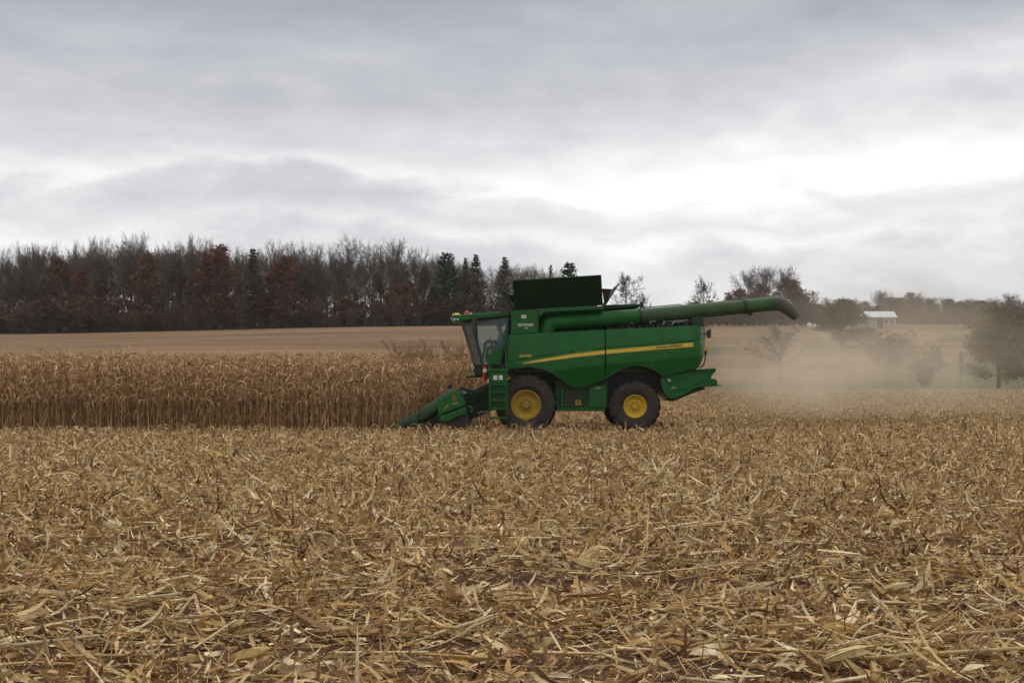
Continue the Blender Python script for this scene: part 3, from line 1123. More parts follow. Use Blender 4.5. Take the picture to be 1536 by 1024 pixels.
RUST = [(0.175, 0.068, 0.038), (0.150, 0.062, 0.040), (0.125, 0.058, 0.042), (0.20, 0.080, 0.040)]
BROWN = [(0.135, 0.084, 0.053), (0.115, 0.075, 0.052), (0.155, 0.092, 0.052)]
OCHRE = [(0.20, 0.102, 0.045), (0.17, 0.090, 0.043), (0.15, 0.080, 0.042)]
OLIVE = [(0.130, 0.118, 0.045), (0.15, 0.125, 0.050), (0.115, 0.098, 0.045)]
PINE = [(0.028, 0.062, 0.028), (0.036, 0.075, 0.033), (0.022, 0.046, 0.024)]
PINED = [(0.085, 0.080, 0.054), (0.095, 0.084, 0.058), (0.070, 0.066, 0.048)]

BARE = [tree_proto('bare_tree', 10 + i, 18, 'vase' if i % 2 else 'fan', BARKP, TWIG, spread=0.95 + 0.08 * (i % 3), limb0=0.40 + 0.05 * (i % 2), twig_r=0.014, nl=13) for i in range(6)]
BARED = [tree_proto('bare_tree', 30 + i, 17, 'fan', BARKD, TWIGD, spread=0.7 + 0.06 * i, limb0=0.25, twig_r=0.017) for i in range(3)]
FAN = [tree_proto('bare_tree', 60 + 3 * i, 18, 'vase', BARKP, TWIG, spread=1.0, limb0=0.60, nl=18, twig_r=0.017) for i in range(3)]
RUSTT = [tree_proto('russet_tree', 70 + i, 14, 'round', BARKD, TWIGD, RUST, 8, 0.19, twig_r=0, spread=0.62, limb0=0.14) for i in range(2)]
BROWNT = [tree_proto('brown_tree', 80 + i, 15, 'round', BARKD, TWIGD, BROWN, 5, 0.19, twig_r=0.018, spread=0.62, limb0=0.16) for i in range(2)]
OCHT = [tree_proto('ochre_tree', 90, 14, 'round', BARKD, TWIGD, OCHRE, 8, 0.19, twig_r=0, spread=0.62, limb0=0.14)]
OLIVET = [tree_proto('leafy_tree', 95, 9, 'round', BARKD, TWIGD, OLIVE, 15, 0.11, twig_r=0.012, spread=0.74, limb0=0.15, nl=26)]
DUSTT = [tree_proto('bare_tree', 66, 9, 'vase', BARK, TWIG, spread=0.9, limb0=0.30, nl=12, twig_r=0.007)]
SPARSE = [tree_proto('sparse_tree', 97 + i, 11, 'round', BARKD, TWIGD, BROWN, 1, 0.13, twig_r=0.016, spread=0.85, limb0=0.26) for i in range(2)]
PINES = [conifer_proto(5, 18, 4.6, PINE, 0.5), conifer_proto(6, 18, 3.4, PINED, 0.8, 9)]
SHR = [shrub_proto(3, 3.0, 26, TWIGB, [(0.30, 0.18, 0.10), (0.34, 0.21, 0.12)], 1, 0.05, 0.75, 'bare_shrub'),
       shrub_proto(4, 5.0, 16, TWIGD, BROWN + BROWN + RUST, 2, 0.17, 0.7, 'undergrowth_bush', 0.02),
       shrub_proto(7, 5.0, 16, TWIGD, BROWN, 3, 0.20, 0.7, 'undergrowth_bush', 0.02)]


def skyline(px):
    return float(np.interp(px, [-80, 0, 60, 130, 205, 250, 300, 380, 440, 500, 560, 620, 660, 700, 760, 800, 850, 890], [364, 362, 355, 349, 344, 350, 346, 358, 360, 362, 360, 362, 370, 380, 382, 386, 396, 410]))


def build_woods():
    rng = random.Random(77)
    W = 'trees of the wood across the left field'
    # tall bare trees, three rows deep
    for row, Y in enumerate((262, 271, 281)):
        px = -70 + row * 6
        while px < 872:
            top = skyline(px) + (17 if px < 640 else 5) + abs(rng.gauss(0, 8)) + (0 if row else 8)
            pr = rng.choice(BARE if rng.random() < 0.72 else BARED)
            plant(pr, px + rng.uniform(-4, 4), Y + rng.uniform(-4, 4), top, 'tall bare grey tree standing deep in the crowded wood on the left', 'tree', W, rng=rng)
            px += rng.uniform(11.5, 18)
    # leaf-holding brown and russet trees of the second and front rows
    px = -60
    while px < 862:
        pr = rng.choice(BROWNT + BROWNT + RUSTT + BARED)
        plant(pr, px, 256 + rng.uniform(-2, 3), skyline(px) + rng.uniform(28, 70), 'dark brown tree of middle height crowded into the wood', 'tree', 'brown trees crowded into the wood', rng=rng, name='brown_tree')
        px += rng.uniform(16, 26)
    # undergrowth along the wood's foot
    px = -60
    while px < 870:
        plant(rng.choice(SHR[1:]), px, 247 + rng.uniform(-1, 5), rng.triangular(428, 478, 466), 'low dark russet bush in the undergrowth at the foot of the wood', 'bush', 'bushes along the foot of the wood', rng=rng)
        px += rng.uniform(10, 16)
    px = -60
    while px < 870:
        plant(rng.choice(SHR[1:]), px, 266 + rng.uniform(-4, 14), rng.triangular(415, 472, 452), 'low dark bush deep between the trunks of the wood', 'bush', 'bushes between the trunks of the wood', rng=rng)
        px += rng.uniform(12, 20)
    # single trees that stand out
    R1 = 'russet trees at the front of the wood'
    for px, top, w, pr, lab in (
            (127, 405, 40, RUSTT[0], 'rust red pointed tree near the left end of the wood'),
            (160, 446, 60, RUSTT[1], 'low wide rust coloured tree right beside the pointed red one'),
            (222, 376, 46, OCHT[0], 'tall orange brown tree under the highest part of the skyline'),
            (70, 446, 50, RUSTT[1], 'low dark red tree at the left end of the wood'),
            (325, 368, 56, RUSTT[0], 'tallest red brown tree of the wood, with a broad top'),
            (320, 420, 52, OCHT[0], 'ochre tree in front of the tallest red brown tree'),
            (373, 440, 34, BROWNT[0], 'small tan brown tree at the front of the wood, left of middle'),
            (245, 432, 40, BARED[0], 'small grey bare tree at the front of the wood'),
            (424, 380, 52, RUSTT[1], 'red brown tree with a rounded top, middle of the wood'),
            (415, 440, 56, RUSTT[0], 'low rust tree in front of the rounded red brown one'),
            (515, 446, 44, OCHT[0], 'yellowish brown tree low at the front, middle of the wood'),
            (588, 424, 48, RUSTT[0], 'dull crimson tree right of the middle of the wood'),
            (380, 374, 60, PINES[1], 'dark conifer with a flat dense top in the middle of the wood'),
            (640, 452, 60, RUSTT[1], 'low dark russet tree near the right end of the wood'),
            (690, 436, 50, BROWNT[1], 'dark brown tree left of the combine tank')):
        plant(pr, px, 250.5, top, lab, 'tree', R1, wpx=w, rng=rng, name=None)
    for px, top, w, pr, lab in (
            (522, 343, 50, FAN[0], 'tallest bare tree with a fan crown high over the wood'),
            (597, 350, 44, FAN[1], 'second fan crowned bare tree, right of the tallest'),
            (440, 355, 40, FAN[1], 'slim bare tree with a small fan crown, left of the tallest'),
            (411, 353, 38, FAN[1], 'narrow bare tree rising over the rounded red brown tree'),
            (467, 354, 42, FAN[0], 'bare tree with pale twigs between the slim and tallest ones'),
            (562, 356, 42, FAN[0], 'bare tree between the two fan crowned ones'),
            (630, 362, 40, FAN[0], 'bare tree just left of the broad green pine'),
            (300, 344, 44, FAN[0], 'broad bare tree rising behind the tallest red brown tree'),
            (205, 340, 46, FAN[1], 'highest bare tree in the left half of the wood'),
            (160, 346, 40, FAN[0], 'bare tree just left of the highest one on the left'),
            (85, 356, 36, BARE[1], 'dark bare tree with dense twigs near the left end'),
            (50, 358, 36, FAN[0], 'bare tree second from the left edge'),
            (12, 362, 36, FAN[0], 'bare tree at the left edge of the photo')):
        plant(pr, px, 259, top, lab, 'tree', 'bare trees that rise above the wood', wpx=w, rng=rng)
    taken = (522, 597, 440, 411, 467, 562, 630, 300, 205, 160, 85, 50, 12)
    px = -40
    while px < 660:
        if min(abs(px - t) for t in taken) > 11:
            plant(rng.choice(FAN), px, 258 + rng.uniform(-2, 2), skyline(px) + rng.uniform(-8, 15), 'bare tree with a rounded fan of twigs along the top of the wood', 'tree', 'fan crowned trees along the top of the wood', wpx=rng.uniform(32, 44), rng=rng)
        px += rng.uniform(21, 29)
    for px, top, w, pr, Y, lab in (
            (670, 377, 54, PINES[0], 253, 'broad dark green pine rising from the right part of the wood'),
            (698, 387, 30, PINES[1], 254, 'thin spiky conifer right of the broad green pine'),
            (714, 382, 46, PINES[1], 253, 'taller of the spiky conifers right of the broad pine'),
            (757, 386, 42, PINES[1], 253, 'grey green conifer standing just left of the tank flap'),
            (854, 392, 52, PINES[0], 252, 'green pine showing over the raised tank flap'),
            (826, 398, 24, PINES[1], 256, 'thin dark conifer behind the tank flap')):
        plant(pr, px, Y, top, lab, 'tree', 'conifers of the wood', wpx=w, rng=rng, name='conifer')


build_woods()


def build_right():
    rng = random.Random(99)
    plant(SPARSE[0], 940, 260, 405, 'lone thin leafed tree behind the tank rear flap', 'tree', wpx=48, rng=rng)
    plant(SPARSE[1], 966, 262, 434, 'small faint bare tree right of the lone thin leafed tree', 'tree', wpx=30, rng=rng)
    plant(SPARSE[1], 1056, 300, 411, 'sparse tree standing above the middle of the auger tube', 'tree', wpx=50, rng=rng)
    for px, top, w, pr, lab in ((1126, 397, 48, FAN[0], 'left one of three tall bare trees over the auger tube'),
                                (1149, 393, 44, FAN[1], 'middle one of three tall bare trees over the auger tube'),
                                (1182, 393, 48, FAN[0], 'right one of three tall bare trees over the auger tube')):
        plant(pr, px, 474, top, lab, 'tree', 'three bare trees over the auger', wpx=w, rng=rng)
    for px, top, w, lab in ((1178, 416, 46, 'tallest russet oak under the three bare trees'), (1203, 428, 34, 'russet oak right of the tallest one'), (1140, 424, 40, 'dark red oak left of the tallest russet one'), (1108, 434, 44, 'low brown red tree just above the auger tube')):
        plant(RUSTT[0 if px != 1140 else 1], px, 470, top, lab, 'tree', 'russet trees behind the auger', wpx=w, rng=rng)
    plant(SPARSE[0], 1217, 472, 432, 'small bare tree right of the russet oaks', 'tree', wpx=28, rng=rng)
    # far tree line along the crest
    px = 1040
    while px < 1640:
        top = float(np.interp(px, [1040, 1100, 1160, 1230, 1250, 1290, 1340, 1380, 1420, 1470, 1540, 1640], [450, 444, 440, 452, 444, 442, 446, 440, 446, 448, 452, 450])) + rng.uniform(-5, 13)
        for Yk in (498, 508, 520):
            pr = rng.choice(BROWNT + SPARSE + OCHT + [BARED[0], BARED[1], RUSTT[0], BARE[1], BARE[2], BARE[4]])
            if Yk == 520 and rng.random() < 0.5:
                pr = rng.choice(FAN + BARE[1:3])
            if 1366 < px < 1425 and rng.random() < 0.35:
                pr = PINES[0]
            plant(pr, px + rng.uniform(-6, 6), Yk + rng.uniform(-6, 6), top + rng.uniform(-2, 9) + (-3 if Yk == 520 else 3 if Yk > 505 else 9), 'hazy brown tree in the far tree line on the crest', 'tree', 'trees of the far tree line', wpx=rng.uniform(24, 40), rng=rng, name='far_tree')
        px += rng.uniform(8, 12)
    px = 1036
    while px < 1236:
        plant(rng.choice(SHR[1:]), px, 466 + rng.uniform(-2, 2), rng.uniform(446, 468), 'brown hedge bush under the russet trees behind the auger', 'bush', 'bushes under the russet trees', wpx=rng.uniform(20, 30), rng=rng)
        px += rng.uniform(8, 12)
    px = 1040
    while px < 1640:
        plant(SHR[2], px, 492 + rng.uniform(-3, 3), rng.uniform(464, 474), 'dark hedge bush under the far tree line', 'bush', 'bushes under the far tree line', wpx=rng.uniform(22, 34), rng=rng)
        px += rng.uniform(11, 16)
    for px, top, lab in ((1321, 431, 'bare tree standing up behind the barn'), (1512, 437, 'bare tree over the far right tree line')):
        plant(FAN[1], px, 496, top, lab, 'tree', wpx=30, rng=rng)
    # trees and bushes of the valley, seen through the dust
    plant(DUSTT[0], 1172, 205, 474, 'faint spreading bare tree in the dust below the auger spout', 'tree', wpx=90, rng=rng)
    plant(OLIVET[0], 1262, 330, 445, 'wide olive tree left of the barn, dimmed by dust', 'tree', wpx=68, rng=rng)
    plant(OLIVET[0], 1296, 335, 490, 'lower olive tree before the barn front', 'tree', wpx=46, rng=rng)
    plant(SHR[1], 1342, 270, 490, 'thorny bush below the barn', 'bush', wpx=70, rng=rng, name='bush')
    plant(SHR[2], 1318, 275, 494, 'second bush in front of the barn, left of the thorny one', 'bush', wpx=54, rng=rng, name='bush')
    plant(SHR[2], 1384, 195, 514, 'round dark bush standing alone in the valley', 'bush', wpx=54, rng=rng, name='bush')
    plant(OLIVET[0], 1497, 150, 455, 'round olive leafed tree near the right edge', 'tree', wpx=104, rng=rng)
    plant(OLIVET[0], 1545, 156, 462, 'olive tree cut off by the right edge', 'tree', wpx=70, rng=rng)
    plant(SPARSE[0], 1442, 150, 524, 'thin young tree left of the round olive tree', 'tree', wpx=12, rng=rng)
    # bare brush between the standing corn and the far field
    for px, top, w, lab in ((606, 501, 62, 'wide bare brown bush behind the corn'), (640, 508, 40, 'middle bare bush behind the corn'), (683, 503, 52, 'bare bush behind the corn next to the cab front')):
        plant(SHR[0], px, 84, top, lab, 'bush', 'bare bushes behind the corn', wpx=w, rng=rng)


build_right()


# ------------------------------------------------------------------ barn and bales at the far field
def build_barn():
    Y = 440.0
    x0, x1 = P(1302, 0, Y)[0], P(1344, 0, Y)[0]
    g = ground((x0 + x1) / 2, Y) - 0.4
    e = P(0, 475.5, Y)[1]
    rg = P(0, 466.5, Y)[1]
    root = empty('barn', ((x0 + x1) / 2, Y + 4, g))
    tag(root, 'grey barn with a pale metal roof in front of the far trees', 'barn')
    off = root.location
    wallm = mat('barn_boards', (0.34, 0.30, 0.285), 0.9, 0.25, 1.2)
    roofm = mat('barn_roof', (0.48, 0.52, 0.57), 0.4, 0.12, 0.8)
    w = MB()
    w.box((x0, Y, g), (x1, Y + 8, e))
    # gable ends
    for xx in (x0, x1 - 0.15):
        w.add([(xx, Y, e), (xx, Y + 8, e), (xx, Y + 4, rg - 0.1), (xx + 0.15, Y, e), (xx + 0.15, Y + 8, e), (xx + 0.15, Y + 4, rg - 0.1)], [(0, 1, 2), (5, 4, 3), (0, 2, 5, 3), (1, 4, 5, 2), (0, 3, 4, 1)])
    w.build('wall', wallm, root, off=off)
    r_ = MB()
    r_.slab([(x0 - .4, Y - .5, e - .15), (x1 + .4, Y - .5, e - .15), (x1 + .4, Y + 4, rg), (x0 - .4, Y + 4, rg)], 0.12)
    r_.slab([(x0 - .4, Y + 4.0, rg), (x1 + .4, Y + 4.0, rg), (x1 + .4, Y + 8.5, e - .15), (x0 - .4, Y + 8.5, e - .15)], 0.12)
    r_.build('roof', roofm, root, off=off)
    a0 = P(1287, 0, Y)[0]
    l_ = MB()
    l_.box((a0, Y + 1, g), (x0 - 0.02, Y + 6, P(0, 476.5, Y)[1]))
    lo = l_.build('lean_to', wallm, root, off=off)
    l2 = MB()
    l2.slab([(a0 - .3, Y + .6, P(0, 477, Y)[1]), (x0 - .45, Y + .6, P(0, 470, Y)[1]), (x0 - .45, Y + 6.4, P(0, 470, Y)[1]), (a0 - .3, Y + 6.4, P(0, 477, Y)[1])], 0.1)
    l2.build('lean_to_roof', roofm, lo, off=off)
    d = MB()
    xd = P(1316, 0, Y)[0]
    d.box((xd, Y - 0.06, g), (xd + 1.7, Y - 0.004, g + 3.0))
    d.build('door', BARKD, root, off=off)
    for xx in (P(1327, 0, Y)[0], P(1336, 0, Y)[0]):
        q = MB()
        q.box((xx, Y - 0.05, g + 1.9), (xx + 0.9, Y - 0.004, g + 2.8))
        q.build('window', BLACK, root, off=off)


build_barn()
for px, py, r_, lab in ((1214, 484.5, 0.75, 'larger white round bale at the far field edge'), (1222, 485.5, 0.5, 'smaller white round bale right of the larger one')):
    Y = 446.0
    x = (px - CX) * Y / F
    z = ground(x, Y)
    mb = MB()
    mb.lathe([(0.02, -0.6), (r_ * .9, -0.6), (r_, -0.5), (r_, 0.5), (r_ * .9, 0.6), (0.02, 0.6)], (0, 0, r_ * 0.96), 20)
    o = mb.build('round_bale', WHITE, None, smooth=True)
    o.location = (x, Y, z)
    tag(o, lab, 'hay bale', 'white bales at the far field edge')


# ------------------------------------------------------------------ the combine harvester
YN, YC = 44.9, 46.65            # its near side plane and its middle line
YF = 2 * YC - YN
CB = empty('combine_harvester', (P(900, 0, YC)[0], YC, 0.0))
tag(CB, 'green combine harvester with yellow wheels cutting the standing corn', 'combine')
OFF = CB.location


def part(mb, name, m, parent=CB, **kw):
    return mb.build(name, m, parent, off=OFF, **kw)


def pipx(x, k):
    a = np.array(k, float)
    return float(np.interp(x, a[:, 0], a[:, 1]))


TOPK = [(763, 501.5), (908, 494), (1040, 488), (1058, 487.5)]
BOTK = [(763, 553.6), (793, 550), (814, 553.5), (829, 560), (838, 566.5), (847, 573), (852, 577), (857, 579.5), (867, 582), (880, 579.5), (895, 573.5), (912, 565.5), (922, 558.5), (936, 551), (948, 547.6), (957, 547), (966, 548), (974, 550), (986, 556.5), (997, 564), (1020, 559), (1043, 553.8), (1049, 552), (1058, 534)]
STRC = [(763, 548.5), (783, 544.8), (860, 533.3), (908, 527.9), (1040, 516.8), (1060, 515.5)]
STRH = [(763, 0.0), (783, 0.2), (800, 1.6), (860, 2.7), (908, 2.9), (1040, 3.1), (1060, 3.1)]
CRS2 = [(763, 575), (814, 560), (860, 552), (908, 547), (1058, 534.5)]


def side_in(px, py):
    """how far the side skin stands in from the outermost plane"""
    t, s, c, b = pipx(px, TOPK), pipx(px, STRC), pipx(px, CRS2), pipx(px, BOTK)
    if py < s - 7:
        d = 0.05 + 0.13 * (s - 7 - py) / max(1, s - 7 - t)
    elif py < s - 4:
        d = 0.075 - 0.025 * abs(py - s + 5.5) / 1.5
    elif py < c:
        d = 0.02 * (1 - min(1, (py - s + 4) / 6))
    else:
        d = 0.26 * ((py - c) / 32.0)
    if px > 1042:
        d += 0.40 * ((px - 1042) / 16.0) ** 2.2
    if px < 772:
        d += 0.10 * ((772 - px) / 9.0) ** 2
    return d


def skin_panel(name, a, b, mirror=False, lab=None):
    nx, nz = int((b - a) / 2.0) + 1, 34
    mb = MB()
    grid = []
    for i in range(nx + 1):
        px = a + (b - a) * i / nx
        t, bt = pipx(px, TOPK), pipx(px, BOTK)
        for j in range(nz + 1):
            py = t + (bt - t) * j / nz
            d = side_in(px, py)
            x, z = P(px, py, YN)
            grid.append((x, YN + d, z))
    m = nz + 1
    idx = lambda i, j: i * m + j
    n0 = len(grid)
    v = grid + [(x, y + 0.06, z) for x, y, z in grid]
    f = []
    for i in range(nx):
        for j in range(nz):
            f.append((idx(i, j), idx(i, j + 1), idx(i + 1, j + 1), idx(i + 1, j)))
            f.append((n0 + idx(i, j), n0 + idx(i + 1, j), n0 + idx(i + 1, j + 1), n0 + idx(i, j + 1)))
    for i in range(nx):
        for j in (0, nz):
            q = (idx(i, j), idx(i + 1, j), n0 + idx(i + 1, j), n0 + idx(i, j))
            f.append(q if j == 0 else q[::-1])
    for j in range(nz):
        for i in (0, nx):
            q = (idx(i, j), n0 + idx(i, j), n0 + idx(i, j + 1), idx(i, j + 1))
            f.append(q if i == 0 else q[::-1])
    if mirror:
        v = [(x, 2 * YC - y, z) for x, y, z in v]
        f = [q[::-1] for q in f]
    mb.add(v, f)
    o = part(mb, name, GREEN, smooth=True, angle=40)
    if lab:
        o['label'] = lab
    return o


pan_f = skin_panel('side_panel', 763, 907.3, lab='front side panel over the front wheel')
pan_r = skin_panel('side_panel', 909.2, 1058, lab='rear side panel over the rear wheel')
skin_panel('side_panel', 763, 1058, True)


def stripe(a, b, parent):
    mb = MB()
    nx = int((b - a) / 3)
    rows = []
    for i in range(nx + 1):
        px = a + (b - a) * i / nx
        c, h = pipx(px, STRC), pipx(px, STRH)
        for k in range(5):
            py = c - h + 2 * h * k / 4
            x, z = P(px, py, YN)
            rows.append((x, YN + side_in(px, py) - 0.006, z))
    f = [(i * 5 + k, i * 5 + k + 1, (i + 1) * 5 + k + 1, (i + 1) * 5 + k) for i in range(nx) for k in range(4)]
    mb.add(rows, f)
    part(mb, 'stripe', YELLOW, parent)


stripe(783.4, 907.3, pan_f)
stripe(909.2, 1040, pan_r)


def lettering(txt, px, py, hpx, D, m, parent, wpx=None, slope=0.0, name='lettering', bold=0.0, y=None):
    cu = bpy.data.curves.new('t', 'FONT')
    cu.body = txt
    cu.size = 1.0
    cu.align_x = 'CENTER'
    cu.align_y = 'CENTER'
    cu.extrude = 0.004
    cu.offset = bold
    tmp = bpy.data.objects.new('t', cu)
    C.objects.link(tmp)
    dg = bpy.context.evaluated_depsgraph_get()
    me = bpy.data.meshes.new_from_object(tmp.evaluated_get(dg))
    bpy.data.objects.remove(tmp)
    me.name = name
    me.materials.clear()
    me.materials.append(m)
    o = bpy.data.objects.new(name, me)
    C.objects.link(o)
    o.parent = parent
    x, z = P(px, py, D)
    xs = [v.co.x for v in me.vertices]
    ys = [v.co.y for v in me.vertices]
    sz = hpx * D / F / (max(ys) - min(ys))
    sx = sz if wpx is None else wpx * D / F / (max(xs) - min(xs))
    M = Matrix.Rotation(R(slope), 4, 'Y') @ Matrix.Rotation(PI / 2, 4, 'X')
    o.matrix_local = Matrix.Translation((x - OFF[0], (y or D) - OFF[1], z - OFF[2])) @ M @ Matrix.Diagonal((sx, sz, 1, 1))
    return o


lettering('JOHN DEERE', 1003.5, 519.6, 4.3, YN, BLACK, pan_r, 40, -4.8, bold=0.004, y=YN - 0.010)
lettering('S690', 788, 533.6, 4.6, YN, YELLOW, pan_f, 18, -1.5, bold=0.02, y=YN + side_in(788, 533) - 0.012)

# fender lips round both arches
for k0, k1, m, pn in ((764, 868, DGREEN, pan_f), (900, 998, GREEN, pan_r)):
    mb = MB()
    pts = []
    px = k0
    while px <= k1:
        py = pipx(px, BOTK)
        x, z = P(px, py, YN)
        pts.append((x, YN + side_in(px, py) - 0.005, z))
        px += 3
    mb.tube(pts, 0.028, 6)
    part(mb, 'fender_lip', m, pn, smooth=True)

# body core, wheel wells and chassis
mb = MB()
mb.ppx([(770, 500), (1040, 491), (1046, 535), (1038, 556), (770, 556)], YN + 0.42, YF - 0.42, YN)
part(mb, 'body_core', DGREEN, bevel=0.03)
mb = MB()
mb.ppx([(766, 556.5), (862, 556.5), (862, 584), (848, 600), (780, 600)], YN + 1.0, YF - 1.0, YN)
mb.ppx([(905, 556.5), (1000, 556.5), (1000, 586), (930, 606), (905, 606)], YN + 0.95, YF - 0.95, YN)
part(mb, 'wheel_well', BLACK)
CH = MB()
CH.ppx([(833, 568), (914, 568), (914, 614), (900, 616.5), (833, 616.5)], YN + 0.42, YF - 0.42, YN)
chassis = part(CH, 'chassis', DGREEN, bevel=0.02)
mb = MB()
mb.ppx([(836, 612), (909, 612), (909, 617), (836, 617)], YN + 0.36, YN + 0.418, YN)
mb.ppx([(884, 580), (911, 576), (911, 611), (884, 611)], YN + 0.33, YN + 0.418, YN)
mb.ppx([(842, 583), (846, 583), (846, 611), (842, 611)], YN + 0.35, YN + 0.418, YN)
part(mb, 'chassis_plate', GREEN, chassis, bevel=0.008)
mb = MB()
mb.ppx([(848, 586), (862, 588), (862, 610), (848, 610)], YN + 0.40, YN + 0.418, YN)
part(mb, 'dark_hatch', BLACK, chassis)
lettering('S5', 868.5, 604.3, 7.5, YN, YELLOW, chassis, 9, 0, name='decal', bold=0.01, y=YN + 0.405)
mb = MB()
mb.ppx([(894, 580.5), (902, 580), (902, 583), (894, 583.5)], YN + 0.318, YN + 0.328, YN)
part(mb, 'decal', mat('tan_decal', (0.30, 0.22, 0.10), 0.7), chassis)

# grain tank
mb = MB()
mb.ppx([(768, 463), (906, 456.5), (906, 497), (768, 503)], YN + 0.86, YF - 0.2, YN)
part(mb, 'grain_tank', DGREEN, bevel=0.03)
mb = MB()
mb.ppx([(766.5, 466.5), (808, 464.3), (808, 499), (766.5, 501)], YN + 0.16, YN + 0.87, YN)
corner = part(mb, 'tank_corner', GREEN, bevel=0.02)
corner['label'] = 'green front corner of the grain tank with white decals'
mb = MB()
mb.ppx([(808.3, 464.3), (906, 459.3), (906, 463.4), (816.5, 467.8), (810.2, 474), (808.3, 474)], YN + 0.14, YN + 0.77, YN)
part(mb, 'tank_rail', GREEN, bevel=0.015)
mb = MB()
mb.ppx([(782, 472), (789.5, 472), (789.5, 477), (782, 477)], YN + 0.150, YN + 0.157, YN)
part(mb, 'decal', mat('white_decal', (0.55, 0.56, 0.54), 0.6), corner)
mb = MB()
for a in ([(776.3, 484.8), (800, 484.8), (800, 486.4), (776.3, 486.8)], [(777, 487.4), (800, 486.9), (800, 488.8), (784, 488.4), (779, 489.6)], [(787, 490.4), (788.6, 490.2), (788.6, 493.2), (787, 493.2)], [(789.4, 490.2), (791.6, 490.2), (791.2, 493.0), (789.6, 493.0)]):
    mb.ppx(a, YN + 0.150, YN + 0.157, YN)
part(mb, 'script_decal', mat('dull_white_decal', (0.42, 0.42, 0.38), 0.6), corner)

# raised tank flaps, all leaning outwards
zb = P(0, 463.5, YN)[1]
fl = MB()
bl, br = P(772, 464.5, 45.25), P(904, 457.2, 45.25)
tl, t2 = P(769, 421, 44.75), P(901.5, 413, 44.75)
fl.slab([(bl[0], 45.25, bl[1]), (br[0], 45.25, br[1]), (t2[0], 44.75, t2[1]), (tl[0], 44.75, tl[1])], 0.035)
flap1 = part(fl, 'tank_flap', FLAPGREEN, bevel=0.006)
flap1['label'] = 'near raised flap of the grain tank, almost black'
rim = MB()
rim.tube([(tl[0], 44.75, tl[1]), (t2[0], 44.75, t2[1])], 0.02, 6)
rim.tube([(tl[0] + .02, 44.73, tl[1]), (bl[0] + .02, 45.23, bl[1])], 0.018, 6)
rim.tube([(t2[0] - .01, 44.73, t2[1]), (br[0] - .01, 45.23, br[1])], 0.018, 6)
part(rim, 'flap_edge', DGREEN, flap1)
fl = MB()
fl.slab([(bl[0], YF - .35, bl[1] + .05), (tl[0] - .05, YF + .1, bl[1] + .62), (t2[0], YF + .1, br[1] + .62), (br[0], YF - .35, br[1] + .05)], 0.035)
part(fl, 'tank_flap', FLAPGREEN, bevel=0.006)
fl = MB()
ft = P(755, 437, 45.3)
fl.slab([(bl[0], 45.32, bl[1]), (ft[0], 45.0, ft[1]), (ft[0], YF - .1, ft[1]), (bl[0], YF - .4, bl[1])], 0.03)
fl.slab([(bl[0] + .02, 45.28, bl[1] + .1), (ft[0] + .12, 45.05, ft[1] - .12), (bl[0] + .05, 44.98, bl[1] + .42), (bl[0] + .05, 45.2, bl[1] + .1)], 0.015)
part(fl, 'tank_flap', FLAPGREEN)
fl = MB()
rt = P(927, 425.5, 45.3)
rb = P(906, 459.5, 45.3)
fl.slab([(rb[0], 45.32, rb[1]), (rb[0], YF - .4, rb[1]), (rt[0], YF - .1, rt[1]), (rt[0], 45.0, rt[1])], 0.03)
part(fl, 'tank_flap', FLAPGREEN)
fl = MB()
c1, c2, c3 = P(902.5, 432.6, 45.4), P(917, 433.4, 45.4), P(907, 457, 45.4)
fl.slab([(c3[0], 45.5, c3[1]), (c3[0] + .05, 45.5, c3[1]), (c2[0], 45.4, c2[1]), (c1[0], 45.4, c1[1])], 0.02)
part(fl, 'flap_corner', BLACK)

# unloading auger folded back along the near side
A0, A1 = P(822, 484.0, 45.47), P(960, 474.3, 45.47)
A2, A3 = P(1117, 459.6, 45.47), P(1166, 454.6, 45.47)
yA = 45.47
aug = MB()
aug.tube([(A0[0], yA, A0[1]), (A1[0], yA, A1[1])], [0.255, 0.242], 28)
auger = part(aug, 'unloading_auger', GREEN, smooth=True)
aug = MB()
aug.tube([(A1[0], yA, A1[1]), (A2[0], yA, A2[1]), (A3[0], yA, A3[1])], [0.236, 0.228, 0.224], 28)
outer = part(aug, 'outer_tube', TUBEGREEN, auger, smooth=True)
aug = MB()
for a, r_ in ((A1, 0.256), (A2, 0.248)):
    d = Vector((A2[0] - A1[0], 0, A2[1] - A1[1])).normalized() * 0.05
    aug.tube([(a[0] - d.x, yA, a[1] - d.z), (a[0] + d.x, yA, a[1] + d.z)], r_, 28)
part(aug, 'flange', DGREEN, auger, smooth=True)
aug = MB()
e = [P(a, b, yA) for a, b in ((836, 483.2), (829, 484), (823.5, 487), (820.5, 495), (820, 506))]
aug.tube([(x, yA, z) for x, z in e], [0.27, 0.275, 0.275, 0.27, 0.27], 24)
part(aug, 'auger_elbow', GREEN, auger, smooth=True)
aug = MB()
e = [P(a, b, yA) for a, b in ((1163, 454.9), (1169, 455.2), (1176.5, 458.6), (1184, 464.6), (1190, 470.4), (1195.5, 476.2))]
aug.tube([(x, yA, z) for x, z in e], [0.228, 0.233, 0.224, 0.200, 0.165, 0.140], 24, cap=False)
part(aug, 'spout', SPOUTR, auger, smooth=True, angle=60)
mb = MB()
q = P(1125, 470.5, yA)
mb.ball((q[0], yA, q[1]), 0.075, 10, 0.75)
mb.tube([(q[0], yA, q[1]), (q[0] - 0.02, yA, q[1] + 0.16)], 0.02, 6)
part(mb, 'work_lamp', BLACK, auger, smooth=True)

